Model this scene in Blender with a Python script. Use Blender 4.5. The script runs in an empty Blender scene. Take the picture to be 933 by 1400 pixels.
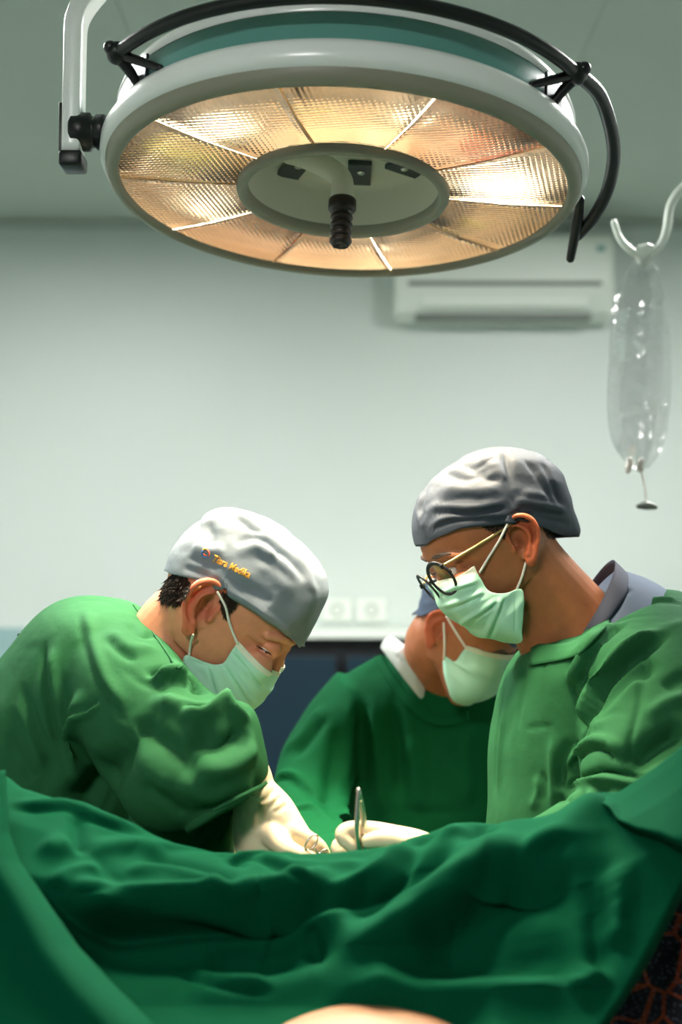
import bpy, bmesh, math, random
import numpy as np
from mathutils import Vector, Matrix
from mathutils.bvhtree import BVHTree
random.seed(4); RNG = np.random.default_rng(4)
PI = math.pi
scene = bpy.context.scene
COL = scene.collection

# ------------------------------------------------------------------ camera
F = 1750.0                       # focal length in pixels of a 933 x 1400 frame
CAMZ = 1.40
PITCH = math.atan(85 / F)
cd = bpy.data.cameras.new('camera'); cam = bpy.data.objects.new('camera', cd); COL.objects.link(cam)
cd.sensor_fit = 'VERTICAL'; cd.sensor_height = 36; cd.sensor_width = 24; cd.lens = 36 * F / 1400
cd.clip_start = .02
cam.location = (0, 0, CAMZ); cam.rotation_euler = (PI / 2 + PITCH, 0, 0)
cd.dof.use_dof = True; cd.dof.focus_distance = 1.68; cd.dof.aperture_fstop = 2.6; cd.dof.aperture_blades = 0
scene.camera = cam
CAMP = np.array((0, 0, CAMZ))
UP = np.array((0, -math.sin(PITCH), math.cos(PITCH))); FW = np.array((0, math.cos(PITCH), math.sin(PITCH)))

def ray(px, py):
    v = FW + UP * ((700 - py) / F); v = v + np.array(((px - 466.5) / F, 0, 0)); return v
def at(px, py, d):
    v = ray(px, py); return CAMP + v * (d / v[1])

# ------------------------------------------------------------------ world, exposure
w = bpy.data.worlds.new('world'); scene.world = w; w.use_nodes = True
w.node_tree.nodes['Background'].inputs[0].default_value = (.6, .68, .66, 1)
w.node_tree.nodes['Background'].inputs[1].default_value = .005
vs = scene.view_settings
scene.display_settings.display_device = 'sRGB'
vs.view_transform = 'Standard'; vs.look = 'None'; vs.gamma = 1; vs.exposure = 0.0; vs.use_curve_mapping = False
scene.cycles.caustics_refractive = False; scene.cycles.caustics_reflective = False
scene.cycles.max_bounces = 10; scene.cycles.transparent_max_bounces = 16
scene.cycles.use_denoising = True
scene.cycles.sample_clamp_indirect = 4

CEIL = 2.80; WALLY = 5.0; RX = 2.7; BACKY = -3.4
LAMP_W = 54.0          # watts for each of the five bulbs
PANEL_E = 96.0         # strength of the ceiling light diffusers

# ------------------------------------------------------------------ materials
MATS = {}
def srgb(r, g, b):
    f = lambda c: (c / 255 / 12.92) if c / 255 <= .04045 else ((c / 255 + .055) / 1.055) ** 2.4
    return (f(r), f(g), f(b))
def mat(name, col=(.8, .8, .8), rough=.5, metal=0., spec=.5, bump=None, vary=0., vscale=6., sheen=0., sss=0., emit=None, estr=0., trans=0., ior=1.45, attr=None, alpha=1., weave=0.):
    if name in MATS: return MATS[name]
    m = bpy.data.materials.new(name); m.use_nodes = True; nt = m.node_tree; N = nt.nodes; L = nt.links
    p = N['Principled BSDF']; I = p.inputs
    I['Base Color'].default_value = (*col, 1); I['Roughness'].default_value = rough; I['Metallic'].default_value = metal
    I['Specular IOR Level'].default_value = spec; I['IOR'].default_value = ior
    I['Sheen Weight'].default_value = sheen; I['Transmission Weight'].default_value = trans; I['Alpha'].default_value = alpha
    if sss:
        I['Subsurface Weight'].default_value = sss; I['Subsurface Radius'].default_value = (.012, .004, .002); I['Subsurface Scale'].default_value = 1
    if emit: I['Emission Color'].default_value = (*emit, 1); I['Emission Strength'].default_value = estr
    tc = N.new('ShaderNodeTexCoord')
    base = None
    if attr:
        a = N.new('ShaderNodeAttribute'); a.attribute_name = attr; base = a.outputs['Color']
        L.new(base, I['Base Color'])
    if vary:
        n = N.new('ShaderNodeTexNoise'); n.inputs['Scale'].default_value = vscale; n.inputs['Detail'].default_value = 4
        L.new(tc.outputs['Object'], n.inputs['Vector'])
        mr = N.new('ShaderNodeMapRange'); mr.inputs[1].default_value = .3; mr.inputs[2].default_value = .7
        mr.inputs[3].default_value = 1 - vary; mr.inputs[4].default_value = 1 + vary
        L.new(n.outputs['Fac'], mr.inputs[0])
        mx = N.new('ShaderNodeMix'); mx.data_type = 'RGBA'; mx.blend_type = 'MULTIPLY'; mx.inputs[0].default_value = 1
        if base: L.new(base, mx.inputs[6])
        else: mx.inputs[6].default_value = (*col, 1)
        L.new(mr.outputs[0], mx.inputs[7]); L.new(mx.outputs[2], I['Base Color'])
    last = None
    for (sc, st, dist, det) in (bump or []):
        n = N.new('ShaderNodeTexNoise'); n.inputs['Scale'].default_value = sc; n.inputs['Detail'].default_value = det
        L.new(tc.outputs['Object'], n.inputs['Vector'])
        b = N.new('ShaderNodeBump'); b.inputs['Strength'].default_value = st; b.inputs['Distance'].default_value = dist
        L.new(n.outputs['Fac'], b.inputs['Height'])
        if last: L.new(last.outputs[0], b.inputs['Normal'])
        last = b
    if weave:
        for rot in (0, PI / 2):
            mp = N.new('ShaderNodeMapping'); mp.inputs['Rotation'].default_value = (0, rot + .5, 0)
            L.new(tc.outputs['Object'], mp.inputs['Vector'])
            wv = N.new('ShaderNodeTexWave'); wv.inputs['Scale'].default_value = 190
            L.new(mp.outputs[0], wv.inputs['Vector'])
            b = N.new('ShaderNodeBump'); b.inputs['Strength'].default_value = weave; b.inputs['Distance'].default_value = .0008
            L.new(wv.outputs['Fac'], b.inputs['Height'])
            if last: L.new(last.outputs[0], b.inputs['Normal'])
            last = b
    if last: L.new(last.outputs[0], I['Normal'])
    MATS[name] = m
    return m

mat('wall_paint', srgb(203, 211, 205), .45, bump=[(60, .05, .002, 3)], vary=.02, vscale=1.5)
mat('wall_lower', srgb(140, 170, 170), .5, vary=.03)
mat('ceiling_paint', srgb(186, 196, 184), .6, vary=.02, vscale=2)
mat('floor_vinyl', srgb(84, 98, 96), .4, vary=.06, vscale=8)
mat('wall_grey', srgb(98, 114, 114), .6, vary=.03)
mat('trim_paint', srgb(175, 184, 176), .5)
mat('white_plastic', srgb(226, 232, 222), .35)
mat('grey_plastic', srgb(104, 110, 102), .45)
mat('dark_slot', srgb(42, 48, 46), .6)
mat('lamp_white', srgb(244, 246, 240), .22, spec=.6)
mat('lamp_teal', srgb(96, 152, 142), .3)
mat('lamp_rim', srgb(138, 136, 118), .45)
mat('lamp_cream', srgb(216, 212, 194), .5)
mat('black_rubber', srgb(18, 20, 20), .38)
mat('brown_rubber', srgb(38, 26, 22), .35)
mat('steel', srgb(200, 198, 190), .25, metal=1)
mat('gun_metal', srgb(70, 76, 78), .35, metal=.6)
mat('gold', srgb(226, 190, 120), .28, metal=.8)
mat('gown_green', srgb(38, 89, 55), .8, spec=.1, bump=[(14, .22, .012, 3), (46, .2, .005, 3)], vary=.07, vscale=4, weave=.07)
mat('gown_deep', srgb(8, 76, 42), .8, spec=.08, bump=[(14, .12, .012, 3)], vary=.06, vscale=4)
mat('drape_green', srgb(0, 60, 39), .85, spec=.04, bump=[(10, .15, .012, 2)], vary=.05, vscale=5)
mat('cap_grey', srgb(116, 126, 134), .6, spec=.3, bump=[(22, .22, .01, 3), (90, .12, .003, 2)], vary=.05, vscale=14)
mat('cap_blue', srgb(54, 61, 71), .62, spec=.3, bump=[(20, .25, .012, 3), (90, .12, .003, 2)], vary=.08, vscale=12)
mat('cap_dark', srgb(74, 88, 110), .65, spec=.3, bump=[(22, .2, .01, 3)], vary=.06, vscale=12)
mat('mask_green', srgb(178, 226, 200), .75, spec=.2, bump=[(160, .1, .002, 2)], vary=.04, vscale=30)
mat('mask_edge', srgb(226, 230, 206), .75, spec=.2)
mat('loop_white', srgb(236, 232, 220), .8)
mat('glove_latex', srgb(238, 218, 184), .45, spec=.4, bump=[(70, .12, .004, 2)], sss=.12, vary=.03, vscale=20)
mat('hair', srgb(46, 36, 30), .6, bump=[(320, .9, .004, 2)], vary=.3, vscale=120)
mat('hair_short', srgb(74, 58, 48), .7, bump=[(400, .5, .002, 2)], vary=.2, vscale=160)
mat('scrub_blue', srgb(84, 98, 118), .8, bump=[(16, .2, .01, 3)], vary=.05)
mat('scrub_navy', srgb(62, 66, 82), .8, bump=[(500, .3, .001, 1)])
mat('shirt_white', srgb(214, 216, 212), .8, bump=[(24, .3, .01, 3)])
mat('navy_glass', srgb(24, 44, 56), .3, vary=.05)
mat('black_frame', srgb(14, 17, 22), .45)
mat('text_orange', srgb(236, 170, 60), .6)
mat('text_red', srgb(220, 90, 60), .6)
mat('text_blue', srgb(60, 110, 170), .6)
mat('eye_white', srgb(222, 208, 196), .15)
mat('eye_iris', srgb(40, 24, 16), .1)
mat('table_metal', srgb(150, 154, 156), .35, metal=.8)
mat('table_pad', srgb(30, 34, 36), .55)
mat('trouser', srgb(88, 104, 128), .8)
mat('shoe', srgb(40, 44, 48), .5)
for nm, c in (('skin_a', 1), ('skin_b', 1), ('skin_c', 1), ('skin_p', 1)):
    mat(nm, (.6, .35, .2), .48, spec=.4, sss=.12, attr='Col', vary=.07, vscale=70, bump=[(260, .10, .0015, 3)])

# ------------------------------------------------------------------ mesh helpers
def root_loc(o):
    while o.parent: o = o.parent
    return np.array(o.location)
def mk(name, V, Fc, m=None, parent=None, loc=None, smooth=True, mats=None, fmat=None):
    V = np.asarray(V, float)
    off = root_loc(parent) if parent else (np.array(loc, float) if loc is not None else np.zeros(3))
    me = bpy.data.meshes.new(name); me.from_pydata((V - off).tolist(), [], [list(map(int, f)) for f in Fc])
    return link(name, me, m, parent, off if parent is None else None, smooth, mats, fmat)
def link(name, me, m=None, parent=None, loc=None, smooth=True, mats=None, fmat=None):
    for q in (mats or ([m] if m else [])): me.materials.append(MATS[q])
    if fmat is not None: me.polygons.foreach_set('material_index', np.asarray(fmat, dtype=np.int32))
    me.polygons.foreach_set('use_smooth', np.full(len(me.polygons), smooth, dtype=bool)); me.update()
    o = bpy.data.objects.new(name, me); COL.objects.link(o)
    if parent: o.parent = parent
    elif loc is not None: o.location = loc
    return o
def thing(name, label, cat, loc, group=None):
    o = bpy.data.objects.new(name, None); COL.objects.link(o); o.location = loc; o.empty_display_size = .05
    o['label'] = label; o['category'] = cat
    if group: o['group'] = group
    return o
def tag(o, label, cat, group=None):
    o['label'] = label; o['category'] = cat
    if group: o['group'] = group
    return o
def struct(o, label=None, cat=None):
    o['kind'] = 'structure'
    if label: o['label'] = label
    if cat: o['category'] = cat
    return o

class MB:
    def __init__(s): s.V = []; s.F = []; s.M = []; s.n = 0
    def add(s, V, Fc, mi=0):
        V = np.asarray(V, float).reshape(-1, 3); s.V.append(V)
        s.F += [[int(i) + s.n for i in f] for f in Fc]; s.M += [mi] * len(Fc); s.n += len(V); return s
    def xf(s, M):
        R = np.array(M.to_3x3()); t = np.array(M.translation)
        s.V = [v @ R.T + t for v in s.V]; return s
    def verts(s): return np.concatenate(s.V)
    def obj(s, name, m=None, parent=None, loc=None, smooth=True, mats=None):
        return mk(name, s.verts(), s.F, m, parent, loc, smooth, mats, s.M if mats else None)

def box(c, h, bev=0.):
    """box with centre c, half sizes h and a chamfer"""
    bm = bmesh.new(); bmesh.ops.create_cube(bm, size=2)
    for v in bm.verts: v.co = Vector((v.co.x * h[0], v.co.y * h[1], v.co.z * h[2]))
    if bev: bmesh.ops.bevel(bm, geom=bm.edges[:], offset=bev, segments=2, affect='EDGES', profile=.5)
    V = np.array([tuple(v.co) for v in bm.verts]) + np.array(c); bm.verts.index_update()
    Fc = [[v.index for v in f.verts] for f in bm.faces]; bm.free(); return V, Fc
def grid_faces(nu, nv, wrap_u=False, wrap_v=False):
    Fc = []
    for i in range(nu if wrap_u else nu - 1):
        for j in range(nv if wrap_v else nv - 1):
            a = i * nv + j; b = ((i + 1) % nu) * nv + j; c = ((i + 1) % nu) * nv + (j + 1) % nv; d = i * nv + (j + 1) % nv
            Fc.append((a, b, c, d))
    return Fc
def rings(R, caps=True):
    """loft over equal-length rings"""
    R = [np.asarray(r) for r in R]; n = len(R[0]); V = np.concatenate(R); Fc = grid_faces(len(R), n, wrap_v=True)
    if caps:
        Fc.append(list(range(n))); k = (len(R) - 1) * n; Fc.append([k + i for i in range(n)][::-1])
    return V, Fc
def resample(P, n):
    P = np.asarray(P, float); d = np.concatenate([[0], np.cumsum(np.linalg.norm(np.diff(P[:, :3], axis=0), axis=1))])
    t = np.linspace(0, d[-1], n); return np.stack([np.interp(t, d, P[:, k]) for k in range(P.shape[1])], 1)
def spline(P, n):
    """Catmull-Rom through P (any columns), n samples, uniform by chord"""
    P = np.asarray(P, float)
    if len(P) < 3: return resample(P, n)
    Q = np.vstack([2 * P[0] - P[1], P, 2 * P[-1] - P[-2]]); out = []
    for i in range(1, len(Q) - 2):
        t = np.linspace(0, 1, 12, endpoint=False)[:, None]
        a, b, c, d = Q[i - 1], Q[i], Q[i + 1], Q[i + 2]
        out.append(.5 * (2 * b + (c - a) * t + (2 * a - 5 * b + 4 * c - d) * t ** 2 + (3 * b - a - 3 * c + d) * t ** 3))
    out.append(P[-1:]); return resample(np.vstack(out), n)
def tube(P, r, n=12, seg=None, sm=True, flat=1., caps=True, ref=(0, 0, 1)):
    """tube through points P (N x 3) with radii r (scalar or list); round ends"""
    P = np.asarray(P, float); r = np.broadcast_to(np.asarray(r, float), (len(P),))
    Q = np.column_stack([P, r]); k = seg or max(8, len(P) * 6)
    Q = spline(Q, k) if sm else resample(Q, k)
    C = Q[:, :3]; rr = Q[:, 3]; T = np.gradient(C, axis=0); T /= np.linalg.norm(T, axis=1)[:, None] + 1e-12
    ref = np.array(ref, float)
    if abs(T[0] @ ref) > .9: ref = np.array((1., 0, 0)) if abs(T[0][0]) < .9 else np.array((0, 1., 0))
    u = np.cross(T[0], ref); u /= np.linalg.norm(u); R = []
    th = np.linspace(0, 2 * PI, n, endpoint=False)
    fr = []
    for i in range(k):
        u = u - T[i] * (u @ T[i]); u /= np.linalg.norm(u); v = np.cross(T[i], u); fr.append((u.copy(), v))
    if caps:
        for a in (80, 55, 28):
            a = math.radians(a); u, v = fr[0]
            R.append(C[0] - T[0] * rr[0] * math.sin(a) + rr[0] * math.cos(a) * (np.outer(np.cos(th), u) * flat + np.outer(np.sin(th), v)))
    for i in range(k):
        u, v = fr[i]; R.append(C[i] + rr[i] * (np.outer(np.cos(th), u) * flat + np.outer(np.sin(th), v)))
    if caps:
        for a in (28, 55, 80):
            a = math.radians(a); u, v = fr[-1]
            R.append(C[-1] + T[-1] * rr[-1] * math.sin(a) + rr[-1] * math.cos(a) * (np.outer(np.cos(th), u) * flat + np.outer(np.sin(th), v)))
    return rings(R, caps)
def ptube(P, **k):
    """tube given by (px, py, d, radius in mm)"""
    return tube([at(*p[:3]) for p in P], [p[3] / 1000 for p in P], **k)
def ball(c, r, nu=20, nv=12):
    r = np.broadcast_to(np.asarray(r, float), (3,)); R = []
    th = np.linspace(0, 2 * PI, nu, endpoint=False)
    for a in np.linspace(-PI / 2 + .12, PI / 2 - .12, nv):
        R.append(np.array(c) + np.column_stack([np.cos(th) * math.cos(a) * r[0], np.sin(th) * math.cos(a) * r[1], np.full(nu, math.sin(a) * r[2])]))
    return rings(R)
def lathe(prof, n=96, a0=0., a1=2 * PI, closed=False):
    """profile [(r, z)] about z"""
    full = abs(a1 - a0 - 2 * PI) < 1e-6
    th = np.linspace(a0, a1, n, endpoint=not full); P = np.asarray(prof, float); V = []
    for t in th: V.append(np.column_stack([P[:, 0] * math.cos(t), P[:, 0] * math.sin(t), P[:, 1]]))
    Fc = grid_faces(n, len(P), wrap_u=full, wrap_v=closed)
    if closed and not full:
        m = len(P); Fc.append(list(range(m))); Fc.append([(n - 1) * m + i for i in range(m)][::-1])
    return np.concatenate(V), Fc
def loft(S, n=40, k=7, e=2.0):
    """sections (ax, ay, bx, by, d, hd): an ellipse between pixel points A and B at depth d, half depth hd"""
    Q = spline(np.array(S, float), (len(S) - 1) * k + 1); th = np.linspace(0, 2 * PI, n, endpoint=False); R = []
    for ax, ay, bx, by, d, hd in Q:
        A = at(ax, ay, d); B = at(bx, by, d); c = (A + B) / 2; u = (B - A) / 2
        cs = np.sign(np.cos(th)) * np.abs(np.cos(th)) ** (2 / e); sn = np.sign(np.sin(th)) * np.abs(np.sin(th)) ** (2 / e)
        R.append(c + np.outer(cs, u) + np.outer(sn, (0, hd, 0)))
    return rings(R)

def remesh(parts, vox, smooth=4, fac=.5):
    b = MB()
    for p in parts: b.add(*p)
    me = bpy.data.meshes.new('tmp'); me.from_pydata(b.verts().tolist(), [], b.F)
    bm = bmesh.new(); bm.from_mesh(me); bmesh.ops.recalc_face_normals(bm, faces=bm.faces[:]); bm.to_mesh(me); bm.free()
    o = bpy.data.objects.new('tmp', me); COL.objects.link(o)
    r = o.modifiers.new('r', 'REMESH'); r.mode = 'VOXEL'; r.voxel_size = vox; r.adaptivity = 0
    if smooth:
        s = o.modifiers.new('s', 'SMOOTH'); s.factor = fac; s.iterations = smooth
    dg = bpy.context.evaluated_depsgraph_get(); me2 = bpy.data.meshes.new_from_object(o.evaluated_get(dg))
    V = np.empty(len(me2.vertices) * 3); me2.vertices.foreach_get('co', V); V = V.reshape(-1, 3)
    Fc = np.empty(len(me2.loops), dtype=np.int32); me2.loops.foreach_get('vertex_index', Fc)
    ls = np.empty(len(me2.polygons), dtype=np.int32); me2.polygons.foreach_get('loop_start', ls)
    lt = np.empty(len(me2.polygons), dtype=np.int32); me2.polygons.foreach_get('loop_total', lt)
    FF = Fc.reshape(-1, 4) if (lt == 4).all() else [Fc[a:a + c].tolist() for a, c in zip(ls, lt)]
    bpy.data.objects.remove(o); bpy.data.meshes.remove(me); bpy.data.meshes.remove(me2)
    return V, FF
def normals(V, Fc):
    Fc = np.asarray(Fc); a = V[Fc[:, 2]] - V[Fc[:, 0]]; b = V[Fc[:, 3]] - V[Fc[:, 1]]; n = np.cross(a, b)
    N = np.zeros_like(V)
    for k in range(4): np.add.at(N, Fc[:, k], n)
    return N / (np.linalg.norm(N, axis=1)[:, None] + 1e-12)
def bvh(V, Fc): return BVHTree.FromPolygons([tuple(v) for v in V], [tuple(map(int, f)) for f in Fc])
def shoot(T, px, py, dmin=.3):
    v = ray(px, py); h = T.ray_cast(Vector(CAMP + v * dmin), Vector(v).normalized())
    return (np.array(h[0]), np.array(h[1])) if h[0] is not None else None
def sculpt(V, Fc, strokes, T=None):
    """fold lines drawn over the surface: (kind, width mm, height mm, [(px, py)...]).
    kinds: r ridge, v valley, f fold with its crest left of the line's way and its crease right"""
    Nn = normals(V, Fc); T = T or bvh(V, Fc); D = np.zeros(len(V))
    for kind, wd, ht, pts in strokes:
        wd /= 1000; ht /= 1000; P = spline(np.array(pts, float), max(6, int(sum(math.dist(a, b) for a, b in zip(pts, pts[1:])) / 5)))
        H = [shoot(T, *p) for p in P]; ok = [i for i, h in enumerate(H) if h is not None]
        if len(ok) < 2: continue
        Q = np.array([H[i][0] for i in ok]); t = np.array(ok) / (len(P) - 1)
        lo = Q.min(0) - wd * 3.2; hi = Q.max(0) + wd * 3.2
        idx = np.where(((V > lo) & (V < hi)).all(1))[0]
        if not len(idx): continue
        best = np.full(len(idx), 1e9); sg = np.zeros(len(idx)); tt = np.zeros(len(idx)); X = V[idx]
        for a, b, ta, tb in zip(Q[:-1], Q[1:], t[:-1], t[1:]):
            ab = b - a; l2 = ab @ ab + 1e-12
            if l2 > .03 ** 2: continue
            s = np.clip((X - a) @ ab / l2, 0, 1); dv = X - a - s[:, None] * ab; dd = np.linalg.norm(dv, axis=1)
            up = dd < best; best[up] = dd[up]; tt[up] = (ta + (tb - ta) * s)[up]
            side = np.einsum('ij,ij->i', np.cross(Nn[idx], ab), dv); sg[up] = np.sign(side)[up]
        s = best / wd * np.where(sg == 0, 1, sg); tap = np.clip(np.minimum(tt, 1 - tt) / .22, 0, 1); tap = tap * tap * (3 - 2 * tap)
        if kind == 'r': pr = np.exp(-s * s)
        elif kind == 'v': pr = -np.exp(-s * s)
        else: pr = np.exp(-((s - .75) / .75) ** 2) - .9 * np.exp(-((s + .45) / .5) ** 2)
        D[idx] += ht * pr * tap
    return V + Nn * D[:, None]
def relax(V, Fc, it=2, f=.4):
    Fc = np.asarray(Fc); E = np.vstack([Fc[:, [0, 1]], Fc[:, [1, 2]], Fc[:, [2, 3]], Fc[:, [3, 0]]])
    for _ in range(it):
        S = np.zeros_like(V); C = np.zeros(len(V))
        np.add.at(S, E[:, 0], V[E[:, 1]]); np.add.at(S, E[:, 1], V[E[:, 0]]); np.add.at(C, E[:, 0], 1); np.add.at(C, E[:, 1], 1)
        V = V + f * (S / C[:, None] - V)
    return V
def push_out(V, T, dist):
    V = np.array(V)
    for i in range(len(V)):
        h = T.find_nearest(Vector(V[i]), .06)
        if h[0] is None: continue
        p = np.array(h[0]); n = np.array(h[1]); s = (V[i] - p) @ n
        if s < dist: V[i] = V[i] + n * (dist - s)
    return V
def solid(V, Fc, th, name, m, parent, mats=None, fmat=None):
    o = mk(name, V, Fc, m, parent, mats=mats, fmat=fmat)
    md = o.modifiers.new('thickness', 'SOLIDIFY'); md.thickness = th; md.offset = 0
    return o

# ================================================================== the room

def room():
    def wall(name, c, h, m, label, cat):
        V, Fc = box(c, h); return struct(mk(name, V, Fc, m, loc=c, smooth=False), label, cat)
    ymid = (WALLY + BACKY) / 2; yl = (WALLY - BACKY) / 2
    wall('floor', (0, ymid, -.05), (RX + .1, yl + .1, .05), 'floor_vinyl', 'grey vinyl floor of the operating room', 'floor')
    wb = wall('wall_back', (0, WALLY + .05, CEIL / 2), (RX + .1, .05, CEIL / 2), 'wall_paint', 'pale green-white painted wall behind the surgeons', 'wall')
    wall('wall_left', (-RX - .05, ymid, CEIL / 2), (.05, yl, CEIL / 2), 'wall_paint', 'pale painted side wall left of the room', 'wall')
    wall('wall_right', (RX + .05, ymid, CEIL / 2), (.05, yl, CEIL / 2), 'wall_paint', 'pale painted side wall right of the room', 'wall')
    wall('wall_front', (0, BACKY - .05, CEIL / 2), (RX + .1, .05, CEIL / 2), 'wall_grey', 'grey-blue painted wall behind the viewer', 'wall')
    # ceiling of wide boards with thin joints
    ce = wall('ceiling', (0, ymid, CEIL + .07), (RX + .1, yl + .1, .05), 'ceiling_paint', 'grey-green ceiling of wide boards with thin joints', 'ceiling')
    xs = [-2.8, -1.75, -.55, .65, 1.36, 2.8]
    for a, b in zip(xs[:-1], xs[1:]):
        c = ((a + b) / 2, ymid, CEIL + .01); mk('ceiling_board', *box(c, ((b - a) / 2 - .0008, yl, .01), .001), 'ceiling_paint', parent=ce, smooth=False)
    # cornice strip and lower blue-grey panel of the back wall
    z = CEIL - .02; c = (0, WALLY - .008, z)
    struct(mk('trim_1', *box(c, (RX, .01, .018), .004), 'trim_paint', loc=c, smooth=False), 'thin cornice strip where wall meets ceiling', 'trim')
    ztop = at(20, 858, WALLY)[2]
    c = (0, WALLY - .006, ztop / 2)
    struct(mk('trim_2', *box(c, (RX, .006, ztop / 2), .002), 'wall_lower', loc=c, smooth=False), 'blue-grey lower panel along the back wall', 'trim')
    c = (0, WALLY - .012, .05)
    struct(mk('baseboard_back', *box(c, (RX, .012, .05), .004), 'trim_paint', loc=c, smooth=False), 'baseboard strip under the back wall', 'baseboard')
room()

def cabinet():
    x0 = at(300, 875, 4.62)[0]; x1 = at(760, 875, 4.62)[0]; zt = at(460, 873, 4.62)[2]; y0 = 4.62; y1 = 4.985
    t = thing('cabinet', 'dark storage cabinet with navy doors standing against the back wall', 'cabinet', ((x0 + x1) / 2, (y0 + y1) / 2, 0))
    mk('worktop', *box(((x0 + x1) / 2, (y0 + y1) / 2 - .005, zt + .014), ((x1 - x0) / 2 + .02, (y1 - y0) / 2 + .008, .014), .004), 'white_plastic', t, smooth=False)
    b = MB(); mx = at(467, 900, y0)[0]
    b.add(*box(((x0 + x1) / 2, (y0 + y1) / 2 + .02, zt / 2), ((x1 - x0) / 2, (y1 - y0) / 2 - .02, zt / 2), .004))
    b.obj('body', 'black_frame', t, smooth=False)
    edges = [x0, mx, at(700, 900, y0)[0], x1]
    for a, c in zip(edges[:-1], edges[1:]):
        cx = (a + c) / 2; hw = (c - a) / 2 - .02
        z0 = .1; z1 = zt - .065
        d = mk('door', *box((cx, y0 + .012, (z0 + z1) / 2), (hw, .014, (z1 - z0) / 2), .004), 'navy_glass', t, smooth=False)
        mk('handle', *tube([(a + .06, y0 - .012, z0 + .3), (a + .06, y0 - .026, z0 + .31), (a + .06, y0 - .026, z0 + .44), (a + .06, y0 - .012, z0 + .45)], .006), 'steel', d)
cabinet()

def sockets():
    for px, lab in ((461, 'white wall socket beside the grey cap, left of the pair'), (508, 'white wall socket right of the pair on the back wall')):
        c = at(px, 834, WALLY - .001)
        t = thing('power_socket', lab, 'wall socket', c, 'white wall sockets above the cabinet')
        mk('plate', *box((c[0], WALLY - .008, c[2]), (.058, .007, .044), .004), 'white_plastic', t, smooth=False)
        V, Fc = lathe([(.024, .012), (.022, .016), (.019, .016), (.019, .004), (.0005, .004)], 32)
        V = np.column_stack([V[:, 0], -V[:, 2], V[:, 1]]) + np.array((c[0], WALLY - .004, c[2])); r = mk('socket_ring', V, Fc, 'grey_plastic', t)
        b = MB()
        for s in (-1, 1): b.add(*box((c[0] + s * .008, WALLY - .009, c[2]), (.003, .002, .003)))
        b.obj('socket_hole', 'dark_slot', r)
sockets()

def aircon():
    d0 = 4.80
    x0 = at(541, 380, d0)[0]; x1 = at(842, 380, d0)[0]; zt = at(690, 318, d0)[2]; zb = at(690, 430, d0)[2]
    c = ((x0 + x1) / 2, WALLY - .1, zb)
    t = thing('air_conditioner', 'white wall-mounted split air conditioner below the ceiling, behind the lamp', 'air conditioner', c)
    h = zt - zb; R = []
    prof = [(0, 0), (-.10, 0), (-.155, .02), (-.185, .075), (-.19, .09), (-.186, .115), (-.183, .13), (-.183, h - .03), (-.165, h), (0, h)]
    V = []; Fc = []
    for x in (x0, x0 + .012, x1 - .012, x1):
        s = .965 if x in (x0, x1) else 1
        V.append([(x, WALLY + y * s, zb + h / 2 + (z - h / 2) * s) for y, z in prof])
    V, Fc = rings([np.array(v) for v in V]); mk('housing', V, Fc, 'white_plastic', t, smooth=False)
    # groove between front panel and outlet, louvre flap, inlet grille, badge
    mk('groove', *box(((x0 + x1) / 2, WALLY - .184, zb + .122), ((x1 - x0) / 2 - .05, .006, .008), .001), 'grey_plastic', t, smooth=False)
    ang = -.12; fl = MB(); fl.add(*box((0, 0, 0), ((x1 - x0) / 2 - .10, .006, .036), .003)); fl.xf(Matrix.Translation(((x0 + x1) / 2, WALLY - .184, zb + .066)) @ Matrix.Rotation(ang, 4, 'X'))
    fl.obj('louvre', 'white_plastic', t, smooth=False)
    mk('outlet', *box(((x0 + x1) / 2, WALLY - .11, zb + .008), ((x1 - x0) / 2 - .08, .035, .012), .002), 'grey_plastic', t, smooth=False)
    bx = at(823, 342, d0)
    p = mk('badge', *box((bx[0], WALLY - .185, bx[2]), (.022, .004, .026), .002), 'white_plastic', t, smooth=False)
    mk('badge_mark', *box((bx[0], WALLY - .189, bx[2] + .01), (.016, .002, .011), .001), 'lamp_teal', p, smooth=False)
    for k in range(7):
        mk('intake_slat', *box(((x0 + x1) / 2, WALLY - .03 - k * .02, zt + .001), ((x1 - x0) / 2 - .04, .005, .003), .001), 'grey_plastic', t, smooth=False)
aircon()

def ceiling_lights():
    for (x, y, lab) in ((-1.2, 2.72, 'square ceiling light panel at left near the back wall'), (1.2, 2.72, 'square ceiling light panel at right near the back wall'), (-.9, -1.3, 'square ceiling light panel above and behind the viewer')):
        t = thing('ceiling_light', lab, 'ceiling light', (x, y, CEIL), 'ceiling light panels')
        b = MB()
        for s in (-1, 1):
            b.add(*box((x + s * .3, y, CEIL - .012), (.012, .312, .012), .002)); b.add(*box((x, y + s * .3, CEIL - .012), (.312, .012, .012), .002))
        b.obj('frame', 'white_plastic', t, smooth=False)
        mat('diffuser', (.9, .95, .9), .6, emit=(1.0, 1.0, .98), estr=PANEL_E)
        mk('diffuser', *box((x, y, CEIL - .008), (.288, .288, .006), .002), 'diffuser', t, smooth=False)
ceiling_lights()

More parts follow.
